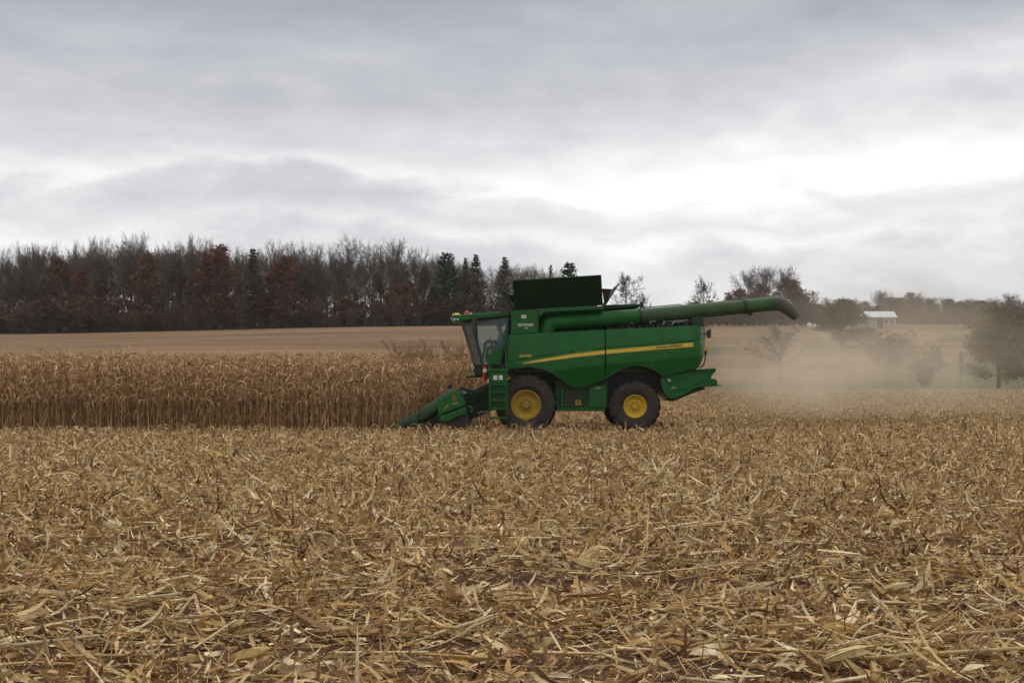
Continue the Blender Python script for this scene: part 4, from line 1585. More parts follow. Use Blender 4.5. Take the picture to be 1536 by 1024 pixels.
# rear deck, rail and the engine's top seen under the auger
mb = MB()
mb.ppx([(905, 457.5), (959, 455.6), (961, 459.5), (905, 464.5)], 45.75, YF - .5, 45.75)
part(mb, 'rear_deck', DGREEN, bevel=0.02)
mb = MB()
mb.ppx([(906, 465.2), (1000, 461), (1000, 490), (906, 497)], 46.0, YF - .5, 46.0)
part(mb, 'engine_cover', BLACK, bevel=0.03)
mb = MB()
e = [P(a, b, 45.9) for a, b in ((962, 467), (964, 461.5), (1018, 456.6), (1023, 456.6), (1024, 470))]
mb.tube([(x, 45.9, z) for x, z in e], 0.022, 6)
part(mb, 'handrail', GREY)
mb = MB()
mb.ppx([(961, 452), (964, 452.5), (966, 459), (970, 461), (961, 462)], 46.0, 46.3, 46.0)
part(mb, 'air_inlet', BLACK)
rngc = random.Random(8)
mb = MB()
px = 912
while px < 1036:
    w = rngc.uniform(6, 14)
    tp = pipx(px, [(912, 486), (1036, 478)]) + rngc.uniform(-1, 4)
    mb.ppx([(px, tp), (px + w, tp - .3), (px + w, 497), (px, 497)], 45.42 + rngc.uniform(0, .2), 45.95, 45.3)
    px += w + rngc.uniform(0, 2)
part(mb, 'engine_block', BLACK, bevel=0.02)
mb = MB()
for a, b, w, h in ((947, 484.5, 5, 2.2), (995, 484.5, 3, 5), (1008, 484.4, 11, 4), (975, 483, 8, 3)):
    q0, q1 = P(a, b + h / 2, 45.3), P(a + w, b - h / 2, 45.3)
    mb.tube([(q0[0], 45.36, q0[1]), ((q0[0] + q1[0]) / 2, 45.34, q1[1] + .03), (q1[0], 45.36, q1[1] - .02)], 0.035, 6)
part(mb, 'engine_pipe', GREY, smooth=True)
mb = MB()
mb.ppx([(1036, 476.5), (1048, 474.6), (1055, 475.5), (1056.5, 489), (1038, 490)], 45.25, YF - .3, 45.25)
part(mb, 'rear_hood', DGREEN, bevel=0.04)
mb = MB()
mb.ppx([(1036, 489.5), (1056, 489), (1057, 515), (1053, 535), (1046, 551), (1030, 553)], YN + .42, YF - .42, YN)
part(mb, 'rear_wall', GREEN, bevel=0.06)
# mirror-like rear lamp and the amber marker on its bent arm
mb = MB()
q0, q1 = P(1060.5, 506.5, 45.0), P(1066.5, 494.5, 45.0)
mb.box((q0[0], 44.95, q0[1]), (q1[0], 45.1, q1[1]))
rl = part(mb, 'rear_lamp', BLACK, bevel=0.03)
mb = MB()
q = P(1061, 500, 45.05)
mb.tube([(q[0] - .1, 45.3, q[1]), (q[0] + .02, 45.05, q[1])], 0.02, 6)
part(mb, 'lamp_arm', BLACK, rl)
mb = MB()
e = [P(a, b, 45.0) for a, b in ((1049.5, 552), (1055, 547.5), (1057.5, 540), (1058.8, 528))]
mb.tube([(x, 45.0, z) for x, z in e], 0.022, 6)
q0, q1 = P(1057.6, 531, 45.0), P(1060.4, 523, 45.0)
mb.box((q0[0], 44.97, q0[1]), (q1[0], 45.05, q1[1]))
arm = part(mb, 'marker_arm', BLACK)
mb = MB()
q0, q1 = P(1056.2, 525.5, 45.0), P(1060, 518.5, 45.0)
mb.box((q0[0], 44.95, q0[1]), (q1[0], 45.06, q1[1]))
part(mb, 'marker_lamp', AMBER, arm, bevel=0.015)

# straw spreader at the tail
mb = MB()
mb.ppx([(990, 566), (1004, 562), (1043, 555.2), (1073, 553.2), (1075, 555.2), (1068, 563), (1066.5, 566.5), (1076, 569), (1076.5, 577.5), (1058, 579.5), (1042, 583), (1030, 590), (1012, 598.5), (1004, 597.5), (996, 590), (992, 580)], YN + 0.30, YF - 0.3, YN + .3)
spreader = part(mb, 'straw_spreader', GREEN, bevel=0.03)
mb = MB()
mb.ppx([(1050, 578.8), (1081, 576.8), (1081, 578.4), (1050, 580.6)], YN + 0.20, YF - 0.2, YN + .3)
mb.ppx([(1003, 598.6), (1012, 599.4), (1030, 591), (1043, 584), (1058, 580.6), (1058, 583.5), (1034, 592), (1010, 602)], YN + 0.4, YF - 0.4, YN + .3)
part(mb, 'spreader_deck', BLACK, spreader)
mb = MB()
mb.ppx([(1042, 553.6), (1072, 552.0), (1074, 554), (1043, 556.4)], YN + 0.22, YF - 0.22, YN + .3)
mb.tube([(P(1000, 566, YN)[0], YN + .29, P(0, 569, YN)[1]), (P(1016, 570, YN)[0], YN + .29, P(0, 585, YN)[1]), (P(1034, 570, YN)[0], YN + .29, P(0, 581, YN)[1]), (P(1060, 570, YN)[0], YN + .29, P(0, 569, YN)[1])], 0.02, 6)
part(mb, 'spreader_rim', GREEN, spreader)
mb = MB()
for a, b, w, h in ((1000.5, 570.5, 5.5, 4), (1007.5, 581.3, 6, 3), (1026.3, 582, 1.5, 1.5)):
    q0, q1 = P(a, b + h / 2, YN + .3), P(a + w, b - h / 2, YN + .3)
    mb.box((q0[0], YN + .288, q0[1]), (q1[0], YN + .298, q1[1]))
part(mb, 'decal', mat('pale_decal', (0.45, 0.43, 0.38), 0.7), spreader)


# wheels
def lug(mb, c, Rr, half, th0, side, n=5, w=0.058):
    """one tread bar from the crown of the tyre over its shoulder"""
    pts = [(0.02, Rr), (half * 0.5, Rr - 0.005), (half * 0.92, Rr - 0.025), (half * 1.0, Rr - 0.10), (half * 1.01, Rr - 0.17)]
    vs = []
    for i, (yy, r_) in enumerate(pts):
        th = th0 + 0.26 * min(1, yy / half) * 0.9
        for rr in (r_, r_ - 0.075):
            for dth in (-w * .5, w * .5):
                a = th + dth * (1.25 - 0.05 * i)
                inn = 0 if i < 3 else (0.0 if rr == r_ else -0.03)
                y_ = yy + (0 if i < 3 else (0.012 if rr == r_ else -0.045))
                vs.append((c[0] + rr * math.cos(a), c[1] + side * y_, c[2] + rr * math.sin(a)))
    f = []
    for i in range(len(pts) - 1):
        o = i * 4
        p = o + 4
        f += [(o, o + 1, p + 1, p), (o + 2, p + 2, p + 3, o + 3), (o, p, p + 2, o + 2), (o + 1, o + 3, p + 3, p + 1)]
    f += [(0, 2, 3, 1), (16, 17, 19, 18)]
    mb.add(vs, f)


def wheel(px, py, rpx, rimpx, D, width, nl, wm, near=True, lab=None):
    x, z = P(px, py, D)
    Rr, rr = rpx * D / F, rimpx * D / F
    h = width / 2
    yc = D + h if near else 2 * YC - D - h
    c = (x, yc, z)
    sgn = -1 if near else 1
    w = empty('wheel', (x - OFF[0], yc - OFF[1], z - OFF[2]), parent=CB)
    if lab:
        w['label'] = lab
    t = MB()
    b = Rr - 0.06
    prof_ = [(rr * 1.00, -h * .70), (rr * 1.06, -h * .80), (rr + (b - rr) * .35, -h * 1.0), (rr + (b - rr) * .7, -h * 1.0), (b - 0.05, -h * .93), (b, -h * .78), (b + .012, 0), (b, h * .78), (b - 0.05, h * .93), (rr + (b - rr) * .7, h), (rr + (b - rr) * .35, h), (rr * 1.06, h * .80), (rr, h * .70)]
    t.lathe(prof_, c, 56)
    for i in range(nl):
        a = -2 * PI * i / nl
        lug(t, c, Rr, h, a, 1)
        lug(t, c, Rr, h, a + PI / nl, -1)
    cc = (c[0] - 0, c[1], c[2])
    t.build('tyre', RUBBER, w, smooth=True, off=cc, angle=30)
    r_ = MB()
    o = sgn
    P_ = [(rr * 1.03, -h * .70), (rr * 1.05, -h * .80), (rr * 0.99, -h * .82), (rr * .96, -h * .70), (rr * .93, -h * .55), (rr * .80, -h * .40), (rr * .66, -h * .30), (rr * .45, -h * .34), (rr * .42, -h * .38), (0.02, -h * .38)]
    if not near:
        P_ = [(a, -b_) for a, b_ in P_]
    r_.lathe(P_, c, 48)
    # inner barrel closes the rim from behind
    B_ = [(rr * .96, -h * .70), (rr * .97, h * .70)]
    r_.lathe(B_, c, 48)
    rim_ = r_.build('rim', wm, w, smooth=True, off=cc, angle=28)
    hb = MB()
    hb.lathe([(0.02, sgn * h * .60), (rr * .20, sgn * h * .60), (rr * .24, sgn * h * .52), (rr * .24, sgn * h * .36)], c, 24)
    hb.build('hub', wm, w, smooth=True, off=cc, angle=30)
    bt = MB()
    for k in range(9):
        a = 2 * PI * k / 9
        q = (c[0] + rr * .35 * math.cos(a), c[1], c[2] + rr * .35 * math.sin(a))
        bt.tube([(q[0], c[1] + sgn * h * .36, q[2]), (q[0], c[1] + sgn * h * .47, q[2])], rr * 0.05, 6)
    bt.build('wheel_nuts', BLACK, w, off=cc)
    return w


wheel(789, 607, 46.5, 21.5, 44.88, 0.80, 22, WHEELY, lab='near front wheel, larger, dusty yellow rim')
wheel(953, 609.3, 39.3, 16.8, 44.98, 0.66, 20, WHEELY2, lab='near rear wheel, smaller, bright yellow rim')
wheel(789, 607, 46.5, 21.5, 44.88, 0.80, 22, WHEELY, False)
wheel(953, 609.3, 40.0, 16.8, 44.98, 0.66, 20, WHEELY2, False)
mb = MB()
for px, py in ((789, 607), (953, 609.3)):
    x, z = P(px, py, 44.9)
    mb.tube([(x, 45.45, z), (x, 2 * YC - 45.45, z)], 0.13, 10)
part(mb, 'axle', BLACK)

YL = 44.56
# ladder, platform and rails
mb = MB()
for px in (734.2, 760.2):
    a, b = P(px - 1.1, 628, YL), P(px + 1.1, 548, YL)
    mb.box((a[0], YL + .03, a[1]), (b[0], YL + .16, b[1]))
ladder = part(mb, 'ladder', GREEN, bevel=0.012)
mb = MB()
for k, py in enumerate((576, 588, 600.5, 613, 626.5)):
    a, b = P(735.3, py + 1.6, YL), P(759.1, py - 1.2, YL)
    mb.box((a[0], YL + .05, a[1]), (b[0], YL + .258, b[1]))
    st = part(mb, 'step', GREEN, ladder, bevel=0.008)
    mb = MB()
mb = MB()
a, b = P(735.3, 614, YL), P(759.1, 577, YL)
mb.box((a[0], YL + .26, a[1]), (b[0], YL + .30, b[1]))
part(mb, 'back_plate', GREEN, ladder)
mb = MB()
a, b = P(735.3, 574.3, YL), P(759.1, 557, YL)
mb.box((a[0], YL + .06, a[1]), (b[0], YL + .34, b[1]))
a, b = P(732.5, 556.8, YL), P(763, 553.2, YL)
mb.box((a[0], YL + .02, a[1]), (b[0], YL + 1.1, b[1]))
plat = part(mb, 'platform', GREEN, ladder, bevel=0.012)
mb = MB()
for px in (743, 751):
    a, b = P(px - 2.9, 569.5, YL), P(px + 2.9, 562.8, YL)
    mb.box((a[0], YL + .048, a[1]), (b[0], YL + .056, b[1]))
part(mb, 'decal', mat('white_label', (0.62, 0.60, 0.55), 0.6), plat, bevel=0.003)
mb = MB()
for pts in ([(733, 556), (731.5, 532), (729, 527), (730, 545)], [(760.5, 556), (758.5, 528), (756, 512), (754.5, 503), (757.5, 500.5), (760.5, 508), (762, 528), (763, 552)]):
    mb.tube([(P(a, b, YL)[0], YL + .1, P(a, b, YL)[1]) for a, b in pts], 0.024, 6)
part(mb, 'handrail', GREEN, ladder, smooth=True)
mb = MB()
q = P(763, 565, YL)
mb.ball((q[0], YL + .12, q[1]), 0.05, 10, 0.9)
part(mb, 'reflector', RED, ladder, smooth=True)
# fire extinguisher on the front of the platform
mb = MB()
q0, q1 = P(727.5, 571, YN), P(727, 550, YN)
mb.tube([(q0[0] + .02, YN + .15, q0[1]), (q0[0], YN + .15, q0[1] + .06), (q1[0], YN + .15, q1[1] - .06), (q1[0], YN + .15, q1[1] + .03)], [0.04, 0.065, 0.065, 0.02], 12)
ex = part(mb, 'fire_extinguisher', RED, smooth=True)
mb = MB()
q0, q1 = P(727.3, 558, YN), P(727.2, 553, YN)
mb.tube([(q0[0], YN + .15, q0[1]), (q1[0], YN + .15, q1[1])], 0.068, 12)
part(mb, 'white_band', WHITE, ex, smooth=True)

# cab
YA, YB = 45.55, 2 * YC - 45.55
mb = MB()
mb.ppx([(709, 556), (712, 549), (758, 548), (763, 551), (763, 566), (735, 568), (722, 564), (711, 561)], YA + .02, YB - .02, YA)
mb.ppx([(698, 564.5), (713, 561.5), (722, 563.5), (722, 566), (698, 566.8)], YA + .1, YA + .5, YA)
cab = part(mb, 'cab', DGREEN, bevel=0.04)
mb = MB()
mb.ppx([(758.5, 474), (772, 473), (772, 553), (752, 553), (752, 547), (757, 525)], YA + .06, YB - .06, YA)
mb.ppx([(750, 546), (772, 546), (772, 566), (750, 566)], YN + .35, YN + .62, YN)
part(mb, 'rear_wall', BLACK, cab)
mb = MB()
mb.ppx([(677, 475.2), (679, 472.6), (692, 471.9), (724, 469.6), (765, 467.2), (766, 473.5), (740, 476.6), (712, 479), (697, 481.6), (684, 482), (679.6, 480.5)], YA - .12, YB + .12, YA)
roof = part(mb, 'roof', GREEN, cab, bevel=0.05, smooth=True)
mb = MB()
mb.ppx([(694, 482.3), (712, 479.4), (740, 477), (763, 474), (763, 476), (741, 480.5), (714, 484.5), (697, 485.5)], YA + .0, YB - .0, YA)
part(mb, 'headliner', BLACK, cab)
mb = MB()
for px in (682, 686.8):
    q = P(px, 479, YA)
    mb.tube([(q[0], YA - .15, q[1]), (q[0], YA - .11, q[1])], 0.028, 10)
for k in range(4):
    q = P(677.6, 478, YA)
    mb.tube([(q[0] - .01, YA + .2 + k * .55, q[1] - .02), (q[0] + .06, YA + .2 + k * .55, q[1])], 0.06, 10)
part(mb, 'roof_lights', LAMPW, roof, smooth=True)
mb = MB()
q = P(684, 472.4, YA)
mb.ball((q[0], YA + .3, q[1]), 0.145, 16, 0.55, True)
mb.lathe([(0.01, 0), (0.01, 0.001)], (q[0], YA + .3, q[1]), 3)
part(mb, 'position_receiver', YELLOW, roof, smooth=True)
mb = MB()
q = P(700.3, 473, YA)
mb.tube([(q[0], YA + .1, q[1] - .03), (q[0], YA + .1, q[1] + .08), (q[0], YA + .1, q[1] + .13), (q[0], YA + .1, q[1] + .15)], [0.082, 0.08, 0.06, 0.02], 14)
part(mb, 'beacon', mat('beacon_lens', (0.5, 0.06, 0.03), 0.25), roof, smooth=True)
# posts
for s, nm in ((YA, 'near'), (YB, 'far')):
    yy = lambda d: s + (d if s == YA else -d)
    mb = MB()
    for pts, w in (([(711.5, 482), (713.5, 508), (723.5, 547.5)], 0.035), ([(763.5, 474), (761.8, 501), (755.8, 525), (751.5, 547.5)], 0.055), ([(692, 484), (700.5, 512), (711, 548)], 0.018)):
        mb.tube([(P(a, b, YA)[0], yy(.02), P(a, b, YA)[1]) for a, b in pts], w, 6)
    mb.tube([(P(a, b, YA)[0], yy(.02), P(a, b, YA)[1]) for a, b in ((710.5, 547.6), (752, 547.6))], 0.035, 6)
    part(mb, 'cab_post', BLACK, cab)
    g = MB()
    g.ppx([(713, 483), (762.5, 475), (761, 501), (755, 525), (751, 547), (724, 547), (714.5, 508)], s - .004, s + .004, YA)
    part(g, 'side_window', GLASS, cab)
    g = MB()
    g.ppx([(692.5, 484.5), (711, 482.5), (713, 508), (723, 547), (711, 547)], s - .004, s + .004, YA)
    part(g, 'windscreen_side', SCREENG, cab)
g = MB()
a, b = P(692, 484.5, YA), P(710.8, 547, YA)
g.slab([(a[0], YA + .01, a[1]), (b[0], YA + .01, b[1]), (b[0], YB - .01, b[1]), (a[0], YB - .01, a[1])], 0.008)
part(g, 'windscreen', SCREENG, cab)
# green inner door panel seen through the glass, lower part
mb = MB()
mb.ppx([(729, 533), (755, 517.5), (754, 526), (750.5, 546.6), (733, 546.6)], YA - .05, YA - .02, YA)
part(mb, 'door_panel', GREEN, cab)
# mirror
mb = MB()
a, b = P(708.6, 502.8, YA - .35), P(714.6, 478.5, YA - .35)
mb.box((a[0], YA - .42, a[1]), (b[0], YA - .30, b[1]))
mir = part(mb, 'mirror', BLACK, cab, bevel=0.03)
mb = MB()
q0, q1 = P(712, 480, YA), P(712, 478, YA)
mb.tube([(q0[0], YA - .36, q0[1] - .02), (q0[0], YA - .36, q0[1] + .08), (q1[0], YA, q1[1] + .06)], 0.018, 6)
part(mb, 'mirror_arm', BLACK, mir)
# seat, wheel, console
Yo = 46.35
def S(px, py):
    x, z = P(px, py, Yo)
    return (x, Yo, z)
mb = MB()
mb.ppx([(737, 526), (754, 524.5), (755, 529), (738, 530.5)], Yo - .25, Yo + .25, Yo)
mb.ppx([(753, 527), (758.5, 526), (760.5, 497), (757.5, 494), (755, 497)], Yo - .24, Yo + .24, Yo)
mb.ppx([(743, 530), (752, 530), (753, 547), (741, 547)], Yo - .18, Yo + .18, Yo)
part(mb, 'seat', SEATM, cab, bevel=0.03)
mb = MB()
mb.tube([S(722, 547), S(726, 525), S(729, 514)], [0.06, 0.045, 0.04], 8)
k = 20
ring = []
c0 = Vector(S(730, 512.5))
for i in range(k + 1):
    a = 2 * PI * i / k
    ring.append(c0 + Vector((0.13 * math.cos(a), 0.19 * math.sin(a), 0.10 * math.cos(a))))
mb.tube(ring, 0.016, 6, False)
part(mb, 'steering_wheel', BLACK, cab, smooth=True)
mb = MB()
mb.ppx([(728, 511), (745, 509.5), (747, 513), (741, 515), (730, 514.5)], Yo - .48, Yo - .33, Yo - .4)
mb.ppx([(736, 514), (740, 514), (739, 528), (736, 528)], Yo - .46, Yo - .36, Yo - .4)
part(mb, 'console', BLACK, cab, bevel=0.02)

# feeder house
mb = MB()
mb.ppx([(688, 594), (700, 589), (735, 573.5), (765, 572), (765, 596), (738, 616), (706, 629), (690, 628)], YC - .85, YC + .85, YC - .85)
feeder = part(mb, 'feeder_house', DGREEN, bevel=0.03)
mb = MB()
mb.ppx([(700, 603), (736, 588), (736, 592), (700, 607.5)], YC - .90, YC - .853, YC - .85)
mb.ppx([(714, 598), (717, 597), (717, 624), (714, 625)], YC - .90, YC - .853, YC - .85)
part(mb, 'rib', BLACK, feeder)
mb = MB()
for off_ in (0, 0.13, 0.26):
    pts = [(691, 583), (700, 586 - off_ * 10), (712, 591 - off_ * 12), (722, 587), (734, 577)]
    mb.tube([(P(a, b, YC - 1.0)[0], YC - 1.0 - off_, P(a, b, YC - 1.0)[1]) for a, b in pts], 0.025, 6)
part(mb, 'hydraulic_hose', BLACK, feeder, smooth=True)
mb = MB()
for pts in ([(699, 611), (705, 609), (709, 613), (706, 618)], [(706, 590), (712, 589), (715, 592)], [(716, 620), (722, 618), (733, 617)]):
    mb.tube([(P(a, b, YC - 1.05)[0], YC - 1.05, P(a, b, YC - 1.05)[1]) for a, b in pts], 0.03, 6)
part(mb, 'coupler', GREY, feeder, smooth=True)

# corn header with its nine dividers
YH = 43.75
mb = MB()
mb.ppx([(664, 597), (682, 586), (690, 588), (698, 604), (700, 622), (688, 632), (664, 632)], YH + .30, YH + 6.15, YH)
header = part(mb, 'corn_header', DGREEN, bevel=0.03)


def loft(mb, st, yc, k=14, tilt=0.0):
    n = len(st)
    vs = []
    for (px, t, b, hw) in st:
        x, zt_ = P(px, t, YH)
        zb_ = P(px, b, YH)[1]
        zc, hz = (zt_ + zb_) / 2, (zt_ - zb_) / 2
        for j in range(k):
            a = 2 * PI * j / k
            ca, sa = math.cos(a), math.sin(a)
            e_ = 0.75
            vs.append((x, yc + hw * math.copysign(abs(ca) ** e_, ca), zc + hz * math.copysign(abs(sa) ** e_, sa)))
    f = [(i * k + j, (i + 1) * k + j, (i + 1) * k + (j + 1) % k, i * k + (j + 1) % k) for i in range(n - 1) for j in range(k)]
    f += [tuple(range(k)), tuple(range(n * k - 1, (n - 1) * k - 1, -1))]
    mb.add(vs, f)


TIP = [(584.5, 639.5, 641.5, 0.015), (592, 634.5, 642.5, 0.07), (600, 629.5, 643, 0.12), (611, 624, 643, 0.15), (620, 620, 641, 0.175), (627.6, 616, 636, 0.19)]
HOOD = [(628.6, 615.2, 635, 0.19), (640, 606.5, 629, 0.20), (655, 596.5, 620, 0.21), (668, 587.2, 607, 0.21), (677, 583, 600, 0.20), (686, 583.5, 598, 0.18), (691, 588, 597, 0.12)]
for i in range(9):
    yc = YH + 0.20 + i * 0.762
    h_ = MB()
    s_ = 0.0 if i in (0, 8) else 4.0
    loft(h_, [(a, b + s_, c + s_ * .5, d) for a, b, c, d in HOOD], yc)
    ho = part(h_, 'divider', WGREEN, header, smooth=True, angle=45)
    # the tip is a moulding of its own
    t_ = MB()
    loft(t_, TIP, yc)
    part(t_, 'divider_tip', WGREEN, header, smooth=True, angle=45)
mb = MB()
mb.ppx([(657.5, 604), (660, 600.5), (664, 597), (674.6, 590.5), (680, 588.3), (688, 587.6), (691.5, 592), (696, 602), (696.6, 608.3), (657.5, 622.6)], YH - .10, YH + .05, YH)
cover = part(mb, 'end_cover', GREEN, header, bevel=0.025)
mb = MB()
mb.ppx([(659, 624.4), (697, 610.6), (700, 614), (700.2, 617), (698, 620.5), (669, 632.5), (662.5, 632.5), (659.5, 629)], YH - .11, YH + .05, YH)
part(mb, 'lower_cover', GREEN, header, bevel=0.03)
mb = MB()
mb.ppx([(664, 615.2), (672.3, 606.4), (673.2, 606.8), (664.6, 615.4)], YH - .108, YH - .1015, YH)
part(mb, 'stripe', YELLOW, cover)
# badge: a leaping deer in an outline
LOGO = mat('badge_orange', (0.36, 0.12, 0.03), 0.5)
mb = MB()
bx = lambda a, b: P(a, b, YH)
for p in ([(678.4, 593.2), (684.6, 592.2), (684.6, 593.0), (678.4, 594.0)], [(678.4, 600.2), (684.2, 599.4), (684.2, 600.1), (678.4, 600.9)], [(678.4, 594.0), (679.1, 594.0), (679.1, 600.3), (678.4, 600.3)], [(683.9, 593.0), (684.6, 593.0), (684.4, 599.4), (683.8, 599.4)]):
    mb.ppx(p, YH - .108, YH - .1015, YH)
mb.ppx([(679.8, 597.6), (681.4, 596.0), (680.6, 594.6), (681.6, 594.4), (682.2, 595.6), (683.2, 595.4), (683.0, 596.4), (682.2, 597.4), (683.2, 598.6), (682.6, 598.8), (681.6, 597.8), (680.4, 599.2), (679.8, 599.0), (680.6, 597.8)], YH - .108, YH - .1015, YH)
part(mb, 'badge', LOGO, cover)
lettering('608C', 683.4, 604.6, 2.5, YH, YELLOW, cover, 9, -12, bold=0.01, y=YH - .106)
mb = MB()
for pts, r_ in (([(673, 583), (673.6, 578), (677, 577)], 0.05), ([(690, 586), (693, 580), (697, 584)], 0.06)):
    mb.tube([(P(a, b, YH + .4)[0], YH + .4, P(a, b, YH + .4)[1]) for a, b in pts], r_, 8)
mb.ball((P(674.5, 578.5, YH)[0], YH + .4, P(0, 578.5, YH)[1]), 0.07, 10)
part(mb, 'drive_cap', BLACK, header, smooth=True)
mb = MB()
mb.ppx([(632, 634), (664, 622), (664, 637), (640, 640)], YH + .30, YH + 6.1, YH)
mb.ppx([(655, 628), (700, 623), (704, 640), (660, 641)], YH + .05, YH + 6.1, YH)
part(mb, 'row_unit', BLACK, header)


# ------------------------------------------------------------------ the driver
def skin_body(name, verts, edges, root, m, parent, sub=2):
    me = bpy.data.meshes.new(name)
    me.from_pydata([v[0] for v in verts], edges, [])
    o = bpy.data.objects.new(name, me)
    C.objects.link(o)
    me.materials.append(m)
    o.modifiers.new('skin', 'SKIN')
    if not me.skin_vertices:
        return o
    for i, v in enumerate(verts):
        r_ = v[1] if hasattr(v[1], '__len__') else (v[1], v[1])
        me.skin_vertices[0].data[i].radius = r_
        me.skin_vertices[0].data[i].use_root = (i == root)
    o.modifiers['skin'].use_smooth_shade = True
    s = o.modifiers.new('sub', 'SUBSURF')
    s.levels = s.render_levels = sub
    if parent is not None:
        o.parent = parent
    return o


def driver():
    hip = Vector(S(750.5, 522.5))
    root = empty('person', hip)
    tag(root, 'person in a pale blue shirt driving inside the cab', 'person')
    # coordinates from the hip: x forward is minus
    V = [((0, 0, 0), .13), ((0.02, 0, .18), .125), ((0.03, 0, .36), .14), ((0.02, 0, .47), .075), ((0.0, 0, .55), .055), ((-0.02, 0, .62), .072), ((-0.025, 0, .70), .092), ((-0.015, 0, .77), .07), ((-0.115, 0, .665), .018)]
    E = [(0, 1), (1, 2), (2, 3), (3, 4), (4, 5), (5, 6), (6, 7), (6, 8)]
    SH, TR = [], []
    for s in (-1, 1):
        i = len(V)
        V += [((0.03, s * .19, .40), .062), ((-0.06, s * .25, .17), .05), ((-0.24, s * .19, .20), .038), ((-0.33, s * .15, .24), .026), ((-0.40, s * .14, .25), .034)]
        E += [(2, i), (i, i + 1), (i + 1, i + 2), (i + 2, i + 3), (i + 3, i + 4)]
        p = i + 4
        for k in range(4):
            j = len(V)
            V += [((-0.44, s * (.11 + .022 * k), .265 - .004 * k), .0095), ((-0.475, s * (.11 + .023 * k), .245 - .003 * k), .009), ((-0.47, s * (.11 + .023 * k), .215), .008)]
            E += [(p, j), (j, j + 1), (j + 1, j + 2)]
        j = len(V)
        V += [((-0.405, s * .10, .235), .011), ((-0.44, s * .09, .215), .009)]
        E += [(p, j), (j, j + 1)]
        i = len(V)
        V += [((-0.03, s * .10, -.02), .095), ((-0.42, s * .13, 0.02), .062), ((-0.45, s * .13, -.40), .042), ((-0.55, s * .13, -.42), .035)]
        E += [(0, i), (i, i + 1), (i + 1, i + 2), (i + 2, i + 3)]
    skin_body('body', V, E, 0, SKIN, root)
    VS = [((0, 0, .0), .145), ((0.02, 0, .18), .14), ((0.03, 0, .36), .155), ((0.02, 0, .45), .085)]
    ES = [(0, 1), (1, 2), (2, 3)]
    for s in (-1, 1):
        i = len(VS)
        VS += [((0.03, s * .19, .40), .076), ((-0.06, s * .25, .17), .063), ((-0.24, s * .19, .20), .05)]
        ES += [(2, i), (i, i + 1), (i + 1, i + 2)]
    skin_body('shirt', VS, ES, 0, SHIRT, root)
    VT = [((0, 0, 0), .15)]
    ET = []
    for s in (-1, 1):
        i = len(VT)
        VT += [((-0.03, s * .10, -.02), .108), ((-0.42, s * .13, 0.02), .076), ((-0.45, s * .13, -.38), .058)]
        ET += [(0, i), (i, i + 1), (i + 1, i + 2)]
    skin_body('trousers', VT, ET, 0, JEANS, root)
    mb = MB()
    mb.ball((-0.005, 0, .725), 0.112, 14, 1.0, True)
    mb.add([(-0.09, -.08, .745), (-0.09, .08, .745), (-0.20, .06, .735), (-0.20, -.06, .735), (-0.09, -.08, .755), (-0.09, .08, .755), (-0.20, .06, .745), (-0.20, -.06, .745)], [(0, 1, 2, 3), (7, 6, 5, 4), (0, 3, 7, 4), (1, 5, 6, 2), (2, 6, 7, 3), (0, 4, 5, 1)])
    mb.build('cap', JEANS, root, smooth=True)
    mb = MB()
    for s in (-1, 1):
        mb.ball((-0.105, s * .033, .70), 0.013, 8)
    mb.build('eyes', HAIR, root, smooth=True)
    mb = MB()
    for s in (-1, 1):
        mb.ball((0.0, s * .095, .685), 0.025, 8, 1.2)
    mb.build('ears', SKIN, root, smooth=True)


driver()


# ------------------------------------------------------------------ dust and flying chaff behind the machine
def blob(name, c, r, seed, n=28):
    rng = random.Random(seed)
    mb = MB()
    mb.ball((0, 0, 0), 1.0, n, 1.0)
    mb.v = [(x * r[0], y * r[1], max(z * r[2], -c[2] + 0.02)) for x, y, z in mb.v]
    return mb


